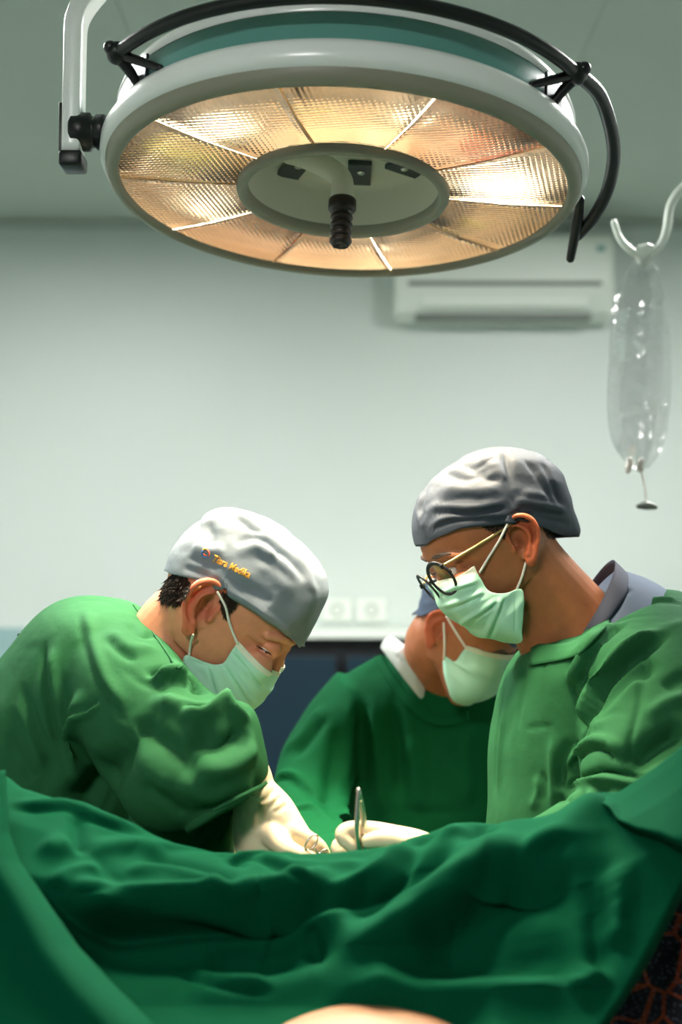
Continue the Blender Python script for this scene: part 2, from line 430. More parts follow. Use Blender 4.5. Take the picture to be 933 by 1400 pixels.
# ================================================================== the surgical lamp
LC = at(469, 266, 1.76)                      # centre of its glass
LM = Matrix.Translation(Vector(LC)) @ Matrix.Rotation(math.radians(2.6), 4, 'Y') @ Matrix.Rotation(math.radians(-6.8), 4, 'X')
def lamp_materials():
    m = mat('lens_glass', (1, .96, .88), .14, trans=1., ior=1.3); nt = m.node_tree; N = nt.nodes; L = nt.links
    tc = N.new('ShaderNodeTexCoord'); last = None
    for rot in (.25, .25 + PI / 2):               # fine prismatic grid pressed into the glass
        mp = N.new('ShaderNodeMapping'); mp.inputs['Rotation'].default_value = (0, 0, rot); L.new(tc.outputs['Object'], mp.inputs['Vector'])
        wv = N.new('ShaderNodeTexWave'); wv.inputs['Scale'].default_value = 46; wv.inputs['Distortion'].default_value = .3; L.new(mp.outputs[0], wv.inputs['Vector'])
        b = N.new('ShaderNodeBump'); b.inputs['Strength'].default_value = .28; b.inputs['Distance'].default_value = .004; L.new(wv.outputs['Fac'], b.inputs['Height'])
        if last: L.new(last.outputs[0], b.inputs['Normal'])
        last = b
    L.new(last.outputs[0], N['Principled BSDF'].inputs['Normal'])
    mat('reflector_gold', srgb(255, 232, 204), .35, metal=0, spec=.6)
    mat('bulb_glow', (1, .9, .7), .4, emit=(1, .84, .60), estr=420)
    r = mat('rib_glass', (1, .95, .88), .4); tn = r.node_tree.nodes.new('ShaderNodeBsdfTranslucent'); tn.inputs[0].default_value = (.8, .66, .5, 1); r.node_tree.links.new(tn.outputs[0], r.node_tree.nodes['Material Output'].inputs[0]); mat('socket_olive', srgb(150, 150, 70), .5); mat('socket_rose', srgb(214, 120, 90), .5)
lamp_materials()
def lamp():
    t = thing('surgical_lamp', 'large round surgical lamp glowing warm above the surgeons', 'surgical lamp', LC)
    def P(name, parts, m, parent=t, smooth=True):
        b = MB()
        for V, Fc in parts: b.add(V, Fc)
        b.xf(LM); return b.obj(name, m, parent, smooth=smooth)
    # lathe profiles: z up = into the lamp, glass at z = 0
    P('rim', [lathe([(.309, .012), (.309, -.002), (.313, -.005), (.322, -.003), (.327, .004), (.328, .014)], 128)], 'lamp_rim')
    P('lower_ring', [lathe([(.328, .012), (.333, .015), (.336, .022), (.336, .036), (.331, .045), (.318, .049)], 128)], 'lamp_white')
    P('band', [lathe([(.319, .047), (.317, .086), (.314, .089)], 128)], 'lamp_teal')
    P('dome', [lathe([(.316, .088), (.318, .094), (.314, .104), (.29, .126), (.25, .151), (.19, .176), (.12, .191), (.06, .196), (.0005, .196)], 128)], 'lamp_white')
    P('inner_ring', [lathe([(.1475, .012), (.1485, -.001), (.146, -.006), (.138, -.007), (.1335, -.003), (.133, .01)], 96)], 'lamp_rim')
    P('inner_funnel', [lathe([(.134, .006), (.130, .02), (.122, .055), (.117, .064), (.108, .066), (.0005, .066)], 96)], 'lamp_cream')
    # reflector trough behind the glass
    P('reflector', [lathe([(.311, .014), (.305, .05), (.285, .072), (.24, .082), (.19, .076), (.16, .05), (.148, .014)], 60)], 'reflector_gold', smooth=False)
    # ten glass panels with narrow ribs between them
    n = 10; off = math.radians(3)
    for k in range(n):
        a0 = off + k * 2 * PI / n; g = .0014
        V, Fc = lathe([(.1475, .0045), (.23, .0015), (.310, .0045), (.310, .0085), (.23, .0055), (.1475, .0085)], 12, a0 + g / .23, a0 + 2 * PI / n - g / .23, closed=True)
        P('lens_panel', [(V, Fc)], 'lens_glass')
        r = MB(); V = [(x, y, z + .0018 * abs(x - .229) / .08) for x in np.linspace(.147, .3105, 9) for y, z in ((-.0017, .0042), (-.0009, .0022), (.0009, .0022), (.0017, .0042))]
        r.add(V, grid_faces(9, 4)); r.xf(LM @ Matrix.Rotation(a0, 4, 'Z')); r.obj('lens_rib', 'rib_glass', t, smooth=False)
    # five bulbs, each in its dish
    for k in range(5):
        a = math.radians(149 - 72 * k); c = np.array((.228 * math.cos(a), .228 * math.sin(a), 0))
        b = MB(); b.add(*lathe([(.058, .056), (.046, .064), (.03, .072), (.015, .078)], 28)); b.xf(LM @ Matrix.Translation(Vector(c))); d = b.obj('bulb_dish', 'steel', t)
        b = MB(); b.add(*ball((0, 0, .045), (.034, .034, .022))); b.xf(LM @ Matrix.Translation(Vector(c))); b.obj('bulb', 'bulb_glow', d)
        a2 = a + math.radians(36); c2 = Vector((.225 * math.cos(a2), .225 * math.sin(a2), 0))
        b = MB(); b.add(*box((0, 0, .055), (.032, .03, .012), .004)); b.xf(LM @ Matrix.Translation(c2) @ Matrix.Rotation(a2, 4, 'Z')); b.obj('bulb_socket', ('socket_olive', 'socket_rose')[k % 2], t)
        ld = bpy.data.lights.new('bulb_light', 'SPOT'); ld.energy = LAMP_W; ld.color = (1, .86, .63); ld.spot_size = math.radians(82); ld.spot_blend = .7; ld.shadow_soft_size = .05
        lo = bpy.data.objects.new('bulb_light', ld); COL.objects.link(lo); wp = LM @ Vector((c[0], c[1], -.004)); tgt = Vector((-.07, 1.60, 1.0))
        lo.rotation_euler = (tgt - wp).to_track_quat('-Z', 'Y').to_euler(); lo.parent = t; lo.location = wp - Vector(LC)
    # middle: bent arm with ribbed grip, mounting plates with screws
    P('grip_arm', [tube([(-.08, .012, .066), (-.055, .01, .058), (-.02, .003, .038), (-.003, 0, .022), (0, 0, -.01)], [.017, .0165, .0155, .0155, .017], n=16)], 'lamp_cream')
    pr = [(.0005, -.006), (.017, -.006), (.0195, -.009), (.0195, -.022), (.017, -.026)]
    z = -.028
    for k in range(4): pr += [(.0125, z), (.0155, z - .004), (.0155, z - .008), (.0125, z - .0115)]; z -= .0115
    pr += [(.011, z - .002), (.008, z - .001), (.0005, z + .004)]
    P('grip', [lathe(pr, 32)], 'brown_rubber')
    for x, y, rz in ((-.072, .05, .35), (.022, .062, 0), (.095, .04, -1.0)):
        M2 = LM @ Matrix.Translation((x, y, .061)) @ Matrix.Rotation(rz, 4, 'Z')
        b = MB(); b.add(*box((0, 0, 0), (.017, .034, .004), .001)); b.xf(M2); pl = b.obj('mounting_plate', 'gun_metal', t, smooth=False)
        b = MB(); b.add(*ball((.002, -.012, -.005), (.006, .006, .003))); b.xf(M2); b.obj('screw', 'steel', pl)
    # black hand rail round the near side, held by brackets
    th = np.radians(np.linspace(215, 325, 40)); zr = .084
    P('hand_rail', [tube(np.column_stack([.352 * np.cos(th), .352 * np.sin(th), np.full(40, zr)]), .0085, n=14, sm=False, seg=60)], 'black_rubber')
    for a in (215.5, 324.5):
        a = math.radians(a); u = Vector((math.cos(a), math.sin(a), 0)); s = Vector((-math.sin(a), math.cos(a), 0))
        b = MB(); b.add(*tube([.362 * u + Vector((0, 0, zr + .004)), .338 * u + Vector((0, 0, .07)), .318 * u + Vector((0, 0, .05))], [.009, .007, .0055], n=12))
        b.add(*ball(.352 * u + Vector((0, 0, zr)), .0145)); sg = -1 if u.x < 0 else 1
        b.add(*tube([.352 * u + Vector((0, 0, zr)), .316 * u + s * sg * -.05 + Vector((0, 0, .056))], [.007, .0045], n=10))
        b.xf(LM); br = b.obj('rail_bracket', 'black_rubber', t)
        b = MB(); b.add(*box((0, 0, 0), (.022, .002, .018), .0008)); b.xf(LM @ Matrix.Translation(.321 * u + Vector((0, 0, .068))) @ Matrix.Rotation(a + PI / 2, 4, 'Z')); b.obj('bracket_plate', 'gun_metal', br, smooth=False)
    # power cable looping off the right side
    P('cable', [tube([(.289, -.205, zr), (.328, -.15, .082), (.364, -.06, .062), (.375, .02, .04), (.366, .075, .018), (.348, .112, .002)], .0095, n=14)], 'black_rubber')
    P('cable_clamp', [tube([(.342, .06, .034), (.343, .085, .014), (.343, .105, -.004), (.341, .125, -.03)], [.007, .0085, .0075, .0065], n=12)], 'black_rubber')
    # yoke: pivot knob on the left, bar going up and in to the hub, post to the ceiling
    kn = lathe([(.0005, .0), (.022, 0), (.024, .004), (.024, .014), (.021, .016), (.021, .02), (.026, .023), (.026, .046), (.022, .05), (.0005, .05)], 32)
    K = at(147, 181, 1.72); M2 = Matrix.Translation(Vector(K)) @ Matrix.Rotation(-PI / 2, 4, 'Y')
    b = MB(); b.add(*kn); b.xf(M2); b.obj('pivot_knob', 'black_rubber', t)
    pts = [at(100, 212, 1.72), at(101, 150, 1.72), at(103, 60, 1.72), at(107, 22, 1.72), at(140, -22, 1.735), at(200, -80, 1.76)]
    hub = np.array((LC[0], 1.80, LC[2] + .52)); pts += [at(300, -165, 1.78), hub]
    R = []
    Q = np.array(pts); th = np.linspace(0, 2 * PI, 24, endpoint=False)
    Q = resample(np.vstack([Q[:3], spline(Q[2:6], 16)[1:], Q[6:]]), 60); T = np.gradient(Q, axis=0); T /= np.linalg.norm(T, axis=1)[:, None]
    for q, tt in zip(Q, T):
        v = np.array((0, 1., 0)); v -= tt * (tt @ v); v /= np.linalg.norm(v); u = np.cross(v, tt)
        c = np.sign(np.cos(th)) * np.abs(np.cos(th)) ** .4; s = np.sign(np.sin(th)) * np.abs(np.sin(th)) ** .4
        R.append(q + np.outer(c * .0135, u) + np.outer(s * .021, v))
    mk('yoke_bar', *rings(R), 'lamp_white', t)
    e = at(100, 222, 1.72); mk('yoke_end_cap', *box(e, (.0155, .0235, .0105), .004), 'black_rubber', t)
    mk('side_cover', *box(at(86, 185, 1.72), (.0022, .016, .04), .001), 'black_rubber', t)
    sc = at(85, 147, 1.72); mk('cover_screw', *ball(sc, (.004, .006, .006)), 'black_rubber', t)
    b = MB(); V, Fc = lathe([(.0005, -.05), (.04, -.05), (.05, -.04), (.05, .03), (.035, .045), (.03, .05), (.03, CEIL - hub[2] - .04), (.09, CEIL - hub[2] - .035), (.1, CEIL - hub[2] - .012), (.1, CEIL - hub[2] - .002)], 40)
    b.add(V + hub, Fc); b.obj('ceiling_post', 'lamp_white', t)
lamp()

# ================================================================== people
HZ = [(130, 0, 0, 0), (127, 26, -30, 26), (120, 44, -48, 40), (110, 64, -66, 54), (100, 75, -77, 63), (85, 88, -88, 71), (70, 95, -95, 75.5), (50, 99, -99, 77), (38, 101, -99, 76.5), (30, 101, -99, 76), (22, 97, -98, 75),
      (10, 95, -94, 73.5), (0, 94, -90, 72), (-15, 95, -83, 70), (-30, 97, -72, 67.5), (-45, 96, -60, 64), (-55, 95, -45, 60), (-63, 98, -20, 57), (-72, 95, 0, 53), (-82, 89, 14, 48), (-92, 90, 28, 42), (-100, 90, 38, 36), (-108, 84, 48, 27), (-113, 74, 58, 14)]
def head_parts(M, nose=1.):
    """a head in millimetres, x forward, z up, origin between the ear canals"""
    H = np.array(sorted(HZ)); H[:, 1] = np.where(H[:, 0] > 0, H[:, 1] - 3, H[:, 1] - 7); z = np.linspace(-113, 129.5, 70); xf = np.interp(z, H[:, 0], H[:, 1]); xb = np.interp(z, H[:, 0], H[:, 2]); wd = np.interp(z, H[:, 0], H[:, 3])
    th = np.linspace(0, 2 * PI, 56, endpoint=False); c = np.cos(th); s = np.sin(th); out = []
    R = []
    for a, f, b, q in zip(z, xf, xb, wd):
        xm = min(-5, (f + b) / 2) if a > -60 else (f + b) / 2
        ex = 2 / 2.25
        x = np.where(c > 0, xm + (f - xm) * np.abs(c) ** ex, xm - (xm - b) * np.abs(c) ** ex)
        y = q * np.sign(s) * np.abs(s) ** ex * (1 - .10 * np.clip(c, 0, 1) ** 2)
        R.append(np.column_stack([x, y, np.full(56, a)]))
    out.append(rings(R))
    # nose, brow, cheeks, lips
    out.append(tube([(85, 0, 24), (88, 0, 8), (92, 0, -14), (94, 0, -30)], [7, 8, 9.5, 10.5], n=16))
    out.append(ball((94, 0, -33), (10, 12, 10)))
    for sd in (-1, 1):
        out.append(ball((89, sd * 11, -38), (9, 8, 8)))
        out.append(tube([(92, sd * 8, 27), (92, sd * 24, 31), (83, sd * 44, 29), (69, sd * 56, 22)], [4, 5, 5.5, 5], n=12))
        out.append(ball((74, sd * 42, -16), (24, 22, 20)))
        out.append(ball((78, sd * 33, 10), (14.5, 17, 13)))        # closed lids over the eyeball
        # ear
        hx = lambda p: np.array((p[0], sd * (71 + max(0, -p[0]) * .42), p[1]))
        rim = [(1, 6), (3, 18), (-2, 30), (-12, 37), (-25, 36), (-35, 25), (-36, 8), (-30, -8), (-22, -20), (-15, -29)]
        out.append(tube([hx(p) + np.array((0, sd * 3, 0)) for p in rim], [3.2, 3.6, 3.8, 3.9, 4, 4, 3.8, 3.6, 4.4, 5.5], n=12, seg=60))
        out.append(tube([hx((-14, 27)) + (0, sd * .5, 0), hx((-23, 14)) + (0, sd * 1.5, 0), hx((-24, 0)) + (0, sd * 1.5, 0), hx((-17, -13)) + (0, sd * 2, 0)], [2.6, 3.6, 3.8, 4], n=12))
        out.append(ball((1, sd * 74, -3), (4.5, 4.5, 7)))
        out.append(ball((-12, sd * 79, -19), (5, 4, 5)))
        out.append(ball((-12, sd * 78, -29), (9.5, 4.2, 10)))
        # shell behind the rim
        pl = np.array([(p[0] * .92 - .5, p[1] * .92) for p in rim] + [(-4, -24), (2, -10)]); pl = spline(np.vstack([pl, pl[:1]]), 40)[:-1]; m0 = pl.mean(0)
        R = []
        for f, dz in ((.25, -2.0), (.6, -1.6), (.92, -.2), (1., .8), (.97, -3.2), (.8, -6.5), (.5, -12)):
            q = m0 + (pl - m0) * f; R.append(np.column_stack([q[:, 0], [sd * (71 + max(0, -a) * .42 * (1 if dz > -6 else .6) + dz) for a in q[:, 0]], q[:, 1]]))
        out.append(rings(R))
    R3 = np.array(M.to_3x3()); t = np.array(M.translation)
    return [((np.asarray(V) / 1000) @ R3.T + t, Fc) for V, Fc in out]
def head_matrix(px, py, d, yaw, pitch, sd, roll=0., s=1.):
    """near ear at the pixel and depth; yaw: 0 faces +X; pitch: nose down"""
    R = Matrix.Rotation(math.radians(yaw), 4, 'Z') @ Matrix.Rotation(math.radians(pitch), 4, 'Y') @ Matrix.Rotation(math.radians(roll), 4, 'X') @ Matrix.Scale(s, 4)
    return Matrix.Translation(Vector(at(px, py, d)) - R.to_3x3() @ (Vector((-16, sd * 77, 3)) / 1000)) @ R
def to_plane(M, px, py, y):
    """pixel ray cut with the head plane y = const (mm); gives head coordinates in mm"""
    Mi = M.inverted(); o = Mi @ Vector(CAMP); d = (Mi.to_3x3() @ Vector(ray(px, py))); k = (y / 1000 - o.y) / d.y; return np.array(o + d * k) * 1000
def loc2w(M, P):
    P = np.atleast_2d(np.asarray(P, float)) / 1000; return P @ np.array(M.to_3x3()).T + np.array(M.translation)
def arch(M, sd, mid, near, ynear, ns=60, nt=61, ea=.85, eb=1.0, off=0):
    """surface arching from a near edge over a middle line to the mirrored far edge; both given in pixels"""
    m = spline(np.array(mid, float), ns); r = spline(np.array(near, float), ns); yn = np.interp(np.linspace(0, 1, ns), np.linspace(0, 1, len(ynear)), ynear); G = np.zeros((ns, nt, 3))
    for i in range(ns):
        a = to_plane(M, *m[i], -sd * off); b = to_plane(M, *r[i], sd * yn[i])
        for j, t in enumerate(np.linspace(-1, 1, nt)):
            th = t * PI / 2; k = abs(math.cos(th)) ** eb
            G[i, j] = (b[0] + (a[0] - b[0]) * k, sd * yn[i] * math.copysign(abs(math.sin(th)) ** ea, t), b[2] + (a[2] - b[2]) * k)
    return G
def skin_colour(o, M, base, dark, red, stubble=.0, parts=()):
    """colour of the skin, with ear glow and ear-hollow shade painted in: redder ears, nose and cheeks, shaved jaw a little darker"""
    me = o.data; V = np.empty(len(me.vertices) * 3); me.vertices.foreach_get('co', V); V = V.reshape(-1, 3) + root_loc(o)
    Mi = M.inverted(); X = (V @ np.array(Mi.to_3x3()).T + np.array(Mi.translation)) * 1000
    C = np.tile(np.array(base), (len(V), 1))
    def mix(col, k):
        nonlocal C; C = C * (1 - k[:, None]) + np.array(col) * k[:, None]
    ear = np.clip((np.abs(X[:, 1]) - 72) / 6, 0, 1) * (X[:, 0] < 12) * (X[:, 0] > -48) * (X[:, 2] > -42) * (X[:, 2] < 46)
    mix(red, ear * .65)  # natural redness plus a painted glow of light through the ears
    hol = np.exp(-(((X[:, 0] + 8) / 9) ** 2 + ((X[:, 2] - 1) / 12) ** 2)) * (np.abs(X[:, 1]) > 64) * (np.abs(X[:, 1]) < 80)
    mix([c * .6 for c in red], hol * .7)  # shade inside the ear bowl, put into the colour as darker red
    mix(red, .35 * np.exp(-(((X[:, 0] - 116) / 16) ** 2 + ((X[:, 2] + 36) / 16) ** 2 + (X[:, 1] / 18) ** 2)))
    for sd in (-1, 1):
        mix(red, .35 * np.exp(-(((X[:, 0] - 92) / 14) ** 2 + ((X[:, 2] - 10) / 9) ** 2 + ((X[:, 1] - sd * 32) / 18) ** 2)))
    jaw = np.clip((-30 - X[:, 2]) / 25, 0, 1) * np.clip((X[:, 0] + 10) / 30, 0, 1); mix(dark, stubble * jaw)
    A = me.color_attributes.new('Col', 'FLOAT_COLOR', 'POINT'); A.data.foreach_set('color', np.column_stack([C, np.ones(len(C))]).ravel().astype(np.float32))
def lower_body(x, y, face, hip=.92, top=1.30, h=None):
    """trunk, arms left out, and legs down to the soles; hidden under the gown"""
    P = []; f = Vector((math.cos(face), math.sin(face), 0)); s = Vector((-f.y, f.x, 0)); c = Vector((x, y, 0))
    P.append(tube([c + Vector((0, 0, hip - .04)), c + Vector((0, 0, hip + .06)), (np.array(c) * .5 + np.array(h) * .5) * (1, 1, 0) + np.array((0, 0, (hip + top) / 2)), h], [.11, .115, .105, .09], n=24))
    for k in (-1, 1):
        P.append(tube([c + s * k * .085 + Vector((0, 0, hip)), c + s * k * .09 + f * .01 + Vector((0, 0, .5)), c + s * k * .09 - f * .01 + Vector((0, 0, .09))], [.085, .058, .042], n=20))
        P.append(tube([c + s * k * .09 - f * .05 + Vector((0, 0, .045)), c + s * k * .095 + f * .08 + Vector((0, 0, .04)), c + s * k * .1 + f * .16 + Vector((0, 0, .034))], [.04, .042, .03], n=16))
    return P
def hair_tufts(T, poly, n, grow, parent, l=.011, m='hair'):
    """short strands rooted inside a pixel outline"""
    poly = np.array(poly, float); b = MB(); lo, hi = poly.min(0), poly.max(0); k = 0; g = np.array(grow, float)
    while k < n:
        p = lo + RNG.random(2) * (hi - lo); inside = False
        for (x1, y1), (x2, y2) in zip(poly, np.roll(poly, -1, 0)):
            if (y1 > p[1]) != (y2 > p[1]) and p[0] < (x2 - x1) * (p[1] - y1) / (y2 - y1) + x1: inside = not inside
        if not inside: continue
        k += 1; h = shoot(T, *p)
        if h is None: continue
        q, nn = h; d = g + nn * .35 + RNG.normal(0, .25, 3); d /= np.linalg.norm(d); s = np.cross(d, nn); s /= np.linalg.norm(s) + 1e-9; ll = l * (.6 + .7 * RNG.random()); w0 = .0009
        b.add([q - nn * .001 - s * w0, q - nn * .001 + s * w0, q + nn * w0 * 2, q + d * ll + nn * .001], [(0, 1, 3), (1, 2, 3), (2, 0, 3)])
    return b.obj('hair', m, parent, smooth=False)
def far_features(M, T, sides, parent):
    """lash line and brow found on the face itself, for eyes the viewer hardly sees"""
    R = M.to_3x3()
    def on(y, z, off):
        h = T.ray_cast(M @ Vector((.2, y / 1000, z / 1000)), -(R @ Vector((1, 0, 0))).normalized()); return np.array(h[0]) + np.array(h[1]) * off if h[0] is not None else loc2w(M, (90, y, z))[0]
    for s in sides:
        mk('eyelash', *tube([on(s * y, z, .0006) for y, z in ((21, 5), (28, 3.5), (36, 3.5), (43, 6))], [.0006, .0011, .0011, .0006], n=6), 'eye_iris', parent)
        mk('eyebrow', *tube([on(s * y, z, .0002) for y, z in ((13, 29), (24, 32.5), (36, 32.5), (47, 27))], [.0018, .0026, .0024, .0010], n=8, flat=.6), 'hair_short', parent)
def loop_cord(name, P, r, parent, m='loop_white'): return mk(name, *tube(P, r, n=8, seg=24), m, parent)
def P3_(T, px, py, off=.0006):
    h = shoot(T, px, py) or (at(px, py, 1.7), np.array((0, -1., 0))); return h[0] + h[1] * off
def strip(name, edge_a, edge_b, T, lift, m, parent, nv=5, th=.0015):
    """cloth band between two pixel lines laid on a surface"""
    n = 40; a = spline(np.array(edge_a, float), n); b = spline(np.array(edge_b, float), n); V = []; last = None
    for i in range(n):
        for j in range(nv):
            p = a[i] + (b[i] - a[i]) * j / (nv - 1); h = shoot(T, *p)
            if h is None: h = last
            if h is None: h = (at(p[0], p[1], 1.75), np.array((0, -1., 0)))
            last = h; V.append(h[0] + h[1] * lift)
    V = np.array(V); G = V.reshape(n, nv, 3)
    for _ in range(3): G[1:-1] = (G[:-2] + 2 * G[1:-1] + G[2:]) / 4
    return solid(G.reshape(-1, 3), grid_faces(n, nv), th, name, m, parent)
def mask_obj(G, sd, parent, T, pleats=3, m='mask_green', lift=.003):
    """pleated mask from an arch grid (rows run top to bottom) with pale bound edges"""
    ns, nt, _ = G.shape; t = np.linspace(-1, 1, nt); V = G.copy(); s = np.linspace(0, 1, ns)
    for k in range(pleats):                         # pleats fan from the gathered sides
        c = .30 + .2 * k; ph = (s - c) / .05
        step = np.where(ph < 0, np.exp(-ph ** 2 / 2), np.exp(-(ph / 3.2) ** 2)) * 3.0
        V += (step[:, None] * (1 - np.abs(t) ** 6)[None, :] * .9)[:, :, None] * np.array((.8, 0, .25)) + np.stack([np.zeros((ns, nt)), step[:, None] * np.sign(t)[None, :] * np.abs(t)[None, :] * .8, np.zeros((ns, nt))], 2)
    return V
def push_radial(V, M, T, lift):
    """move points that lie inside the face straight out from the head's upright axis"""
    V = np.array(V); Mi = M.inverted(); R = M.to_3x3()
    for i in range(len(V)):
        p = Mi @ Vector(V[i]); ax = Vector((.02, 0, p.z)); r = p - ax; l = r.length
        if l < 1e-5: continue
        r /= l; o = M @ (ax + r * .25); h = T.ray_cast(o, -(R @ r).normalized())
        if h[0] is None: continue
        rad = .25 - (Vector(h[0]) - o).length / R.median_scale
        if l < rad + lift: V[i] = np.array(M @ (ax + r * (rad + lift)))
    return V
def fit_mask(M, G, T, lift=.003):
    ns, nt, _ = G.shape; V = push_radial(loc2w(M, G.reshape(-1, 3)), M, T, lift).reshape(ns, nt, 3)
    base = loc2w(M, G.reshape(-1, 3)).reshape(ns, nt, 3); D = V - base; k = 6
    for _ in range(40):                              # spread what was pushed out so that the cloth tents over the nose
        P = np.pad(D, ((1, 1), (1, 1), (0, 0)), 'edge'); S = (P[:-2, 1:-1] + P[2:, 1:-1] + P[1:-1, :-2] + P[1:-1, 2:]) / 4
        D = np.where(np.linalg.norm(S, axis=2, keepdims=True) > np.linalg.norm(D, axis=2, keepdims=True), S, D * .5 + S * .5)
    return push_radial((base + D).reshape(-1, 3), M, T, lift * .6)
def pleat(V, Fc, st, M):
    fc = np.array(Fc); n = normals(V, fc); c = loc2w(M, (20, 0, -40))[0]
    if ((V - c) * n).sum() < 0: fc = fc[:, ::-1]
    return sculpt(V, fc, st), fc
def creases(V, Fc, amp, sc, wd, seed, st=(1, 1, 1)):
    """a net of soft crease lines in worn cloth"""
    from mathutils import noise
    N = normals(V, Fc); P = V * np.array(st) * sc + seed
    n = np.array([noise.noise(Vector(p)) for p in P]); g = np.array([noise.noise(Vector(p * .6 + 7)) for p in P])
    return N * (-amp * np.exp(-(n / wd) ** 2) * np.clip(g * 2.2 + .35, 0, 1) + amp * 1.5 * n)[:, None]
def crumple(V, amp, sc, seed=0):
    from mathutils import noise
    return np.array([noise.noise_vector(Vector((v * sc + seed))) for v in V]) * amp

def make_person(name, label, base, M, sd, head_extra, skin_mat, skin, low, cfg):
    root = thing('person', label, 'person', base)
    hv = remesh(head_parts(M) + head_extra, cfg.get('vox', .002), 5)
    V = sculpt(*hv, cfg['face']) if cfg.get('face') else hv[0]
    b = MB(); b.add(V, hv[1]); lv = remesh(low, .009, 3); b.add(*lv)
    body = b.obj('body', skin_mat, root); skin_colour(body, M, *skin)
    return root, body, bvh(V, hv[1])
def cap_obj(M, sd, mid, near, yn, parent, m, T, strokes, amp=.0022, ea=.62, eb=.8, lift=.0055):
    G = arch(M, sd, mid, near, yn, 90, 111, ea, eb); V = loc2w(M, G.reshape(-1, 3)); Fc = grid_faces(90, 111)
    V = push_out(V, T, lift); fc = np.array(Fc)
    n = normals(V, fc)
    c = np.array(loc2w(M, (0, 0, 30)))[0]
    if ((V - c) * n).sum() < 0: fc = fc[:, ::-1]
    V = V + crumple(V * np.array((1, 1, 2.2)), amp, 30., 3)
    V = sculpt(V, fc, strokes); V = relax(V, fc, 1, .3); V = push_out(V, T, .002)
    return solid(V, fc, .0016, 'surgical_cap', m, parent), V, fc

def clear_mat(name, clear, col, rough, bump=None):
    """thin clear sheet: mostly see-through, with a gloss that grows to the edges"""
    m = mat(name, col, rough, spec=.8, bump=bump); nt = m.node_tree; N = nt.nodes; L = nt.links
    tr = N.new('ShaderNodeBsdfTransparent'); mx = N.new('ShaderNodeMixShader'); lw = N.new('ShaderNodeLayerWeight'); lw.inputs[0].default_value = .25
    gl = N.new('ShaderNodeBsdfGlossy'); gl.inputs['Roughness'].default_value = rough; gl.inputs['Color'].default_value = (*col, 1)
    nb = [n for n in N if n.type == 'BUMP']
    if nb: L.new(nb[-1].outputs[0], gl.inputs['Normal']); L.new(nb[-1].outputs[0], lw.inputs['Normal'])
    mr = N.new('ShaderNodeMapRange'); mr.inputs[3].default_value = 1 - clear; mr.inputs[4].default_value = min(1, 3.2 * (1 - clear)); L.new(lw.outputs['Facing'], mr.inputs[0])
    L.new(mr.outputs[0], mx.inputs[0]); L.new(tr.outputs[0], mx.inputs[1]); L.new(gl.outputs[0], mx.inputs[2]); L.new(mx.outputs[0], N['Material Output'].inputs[0])
    return m
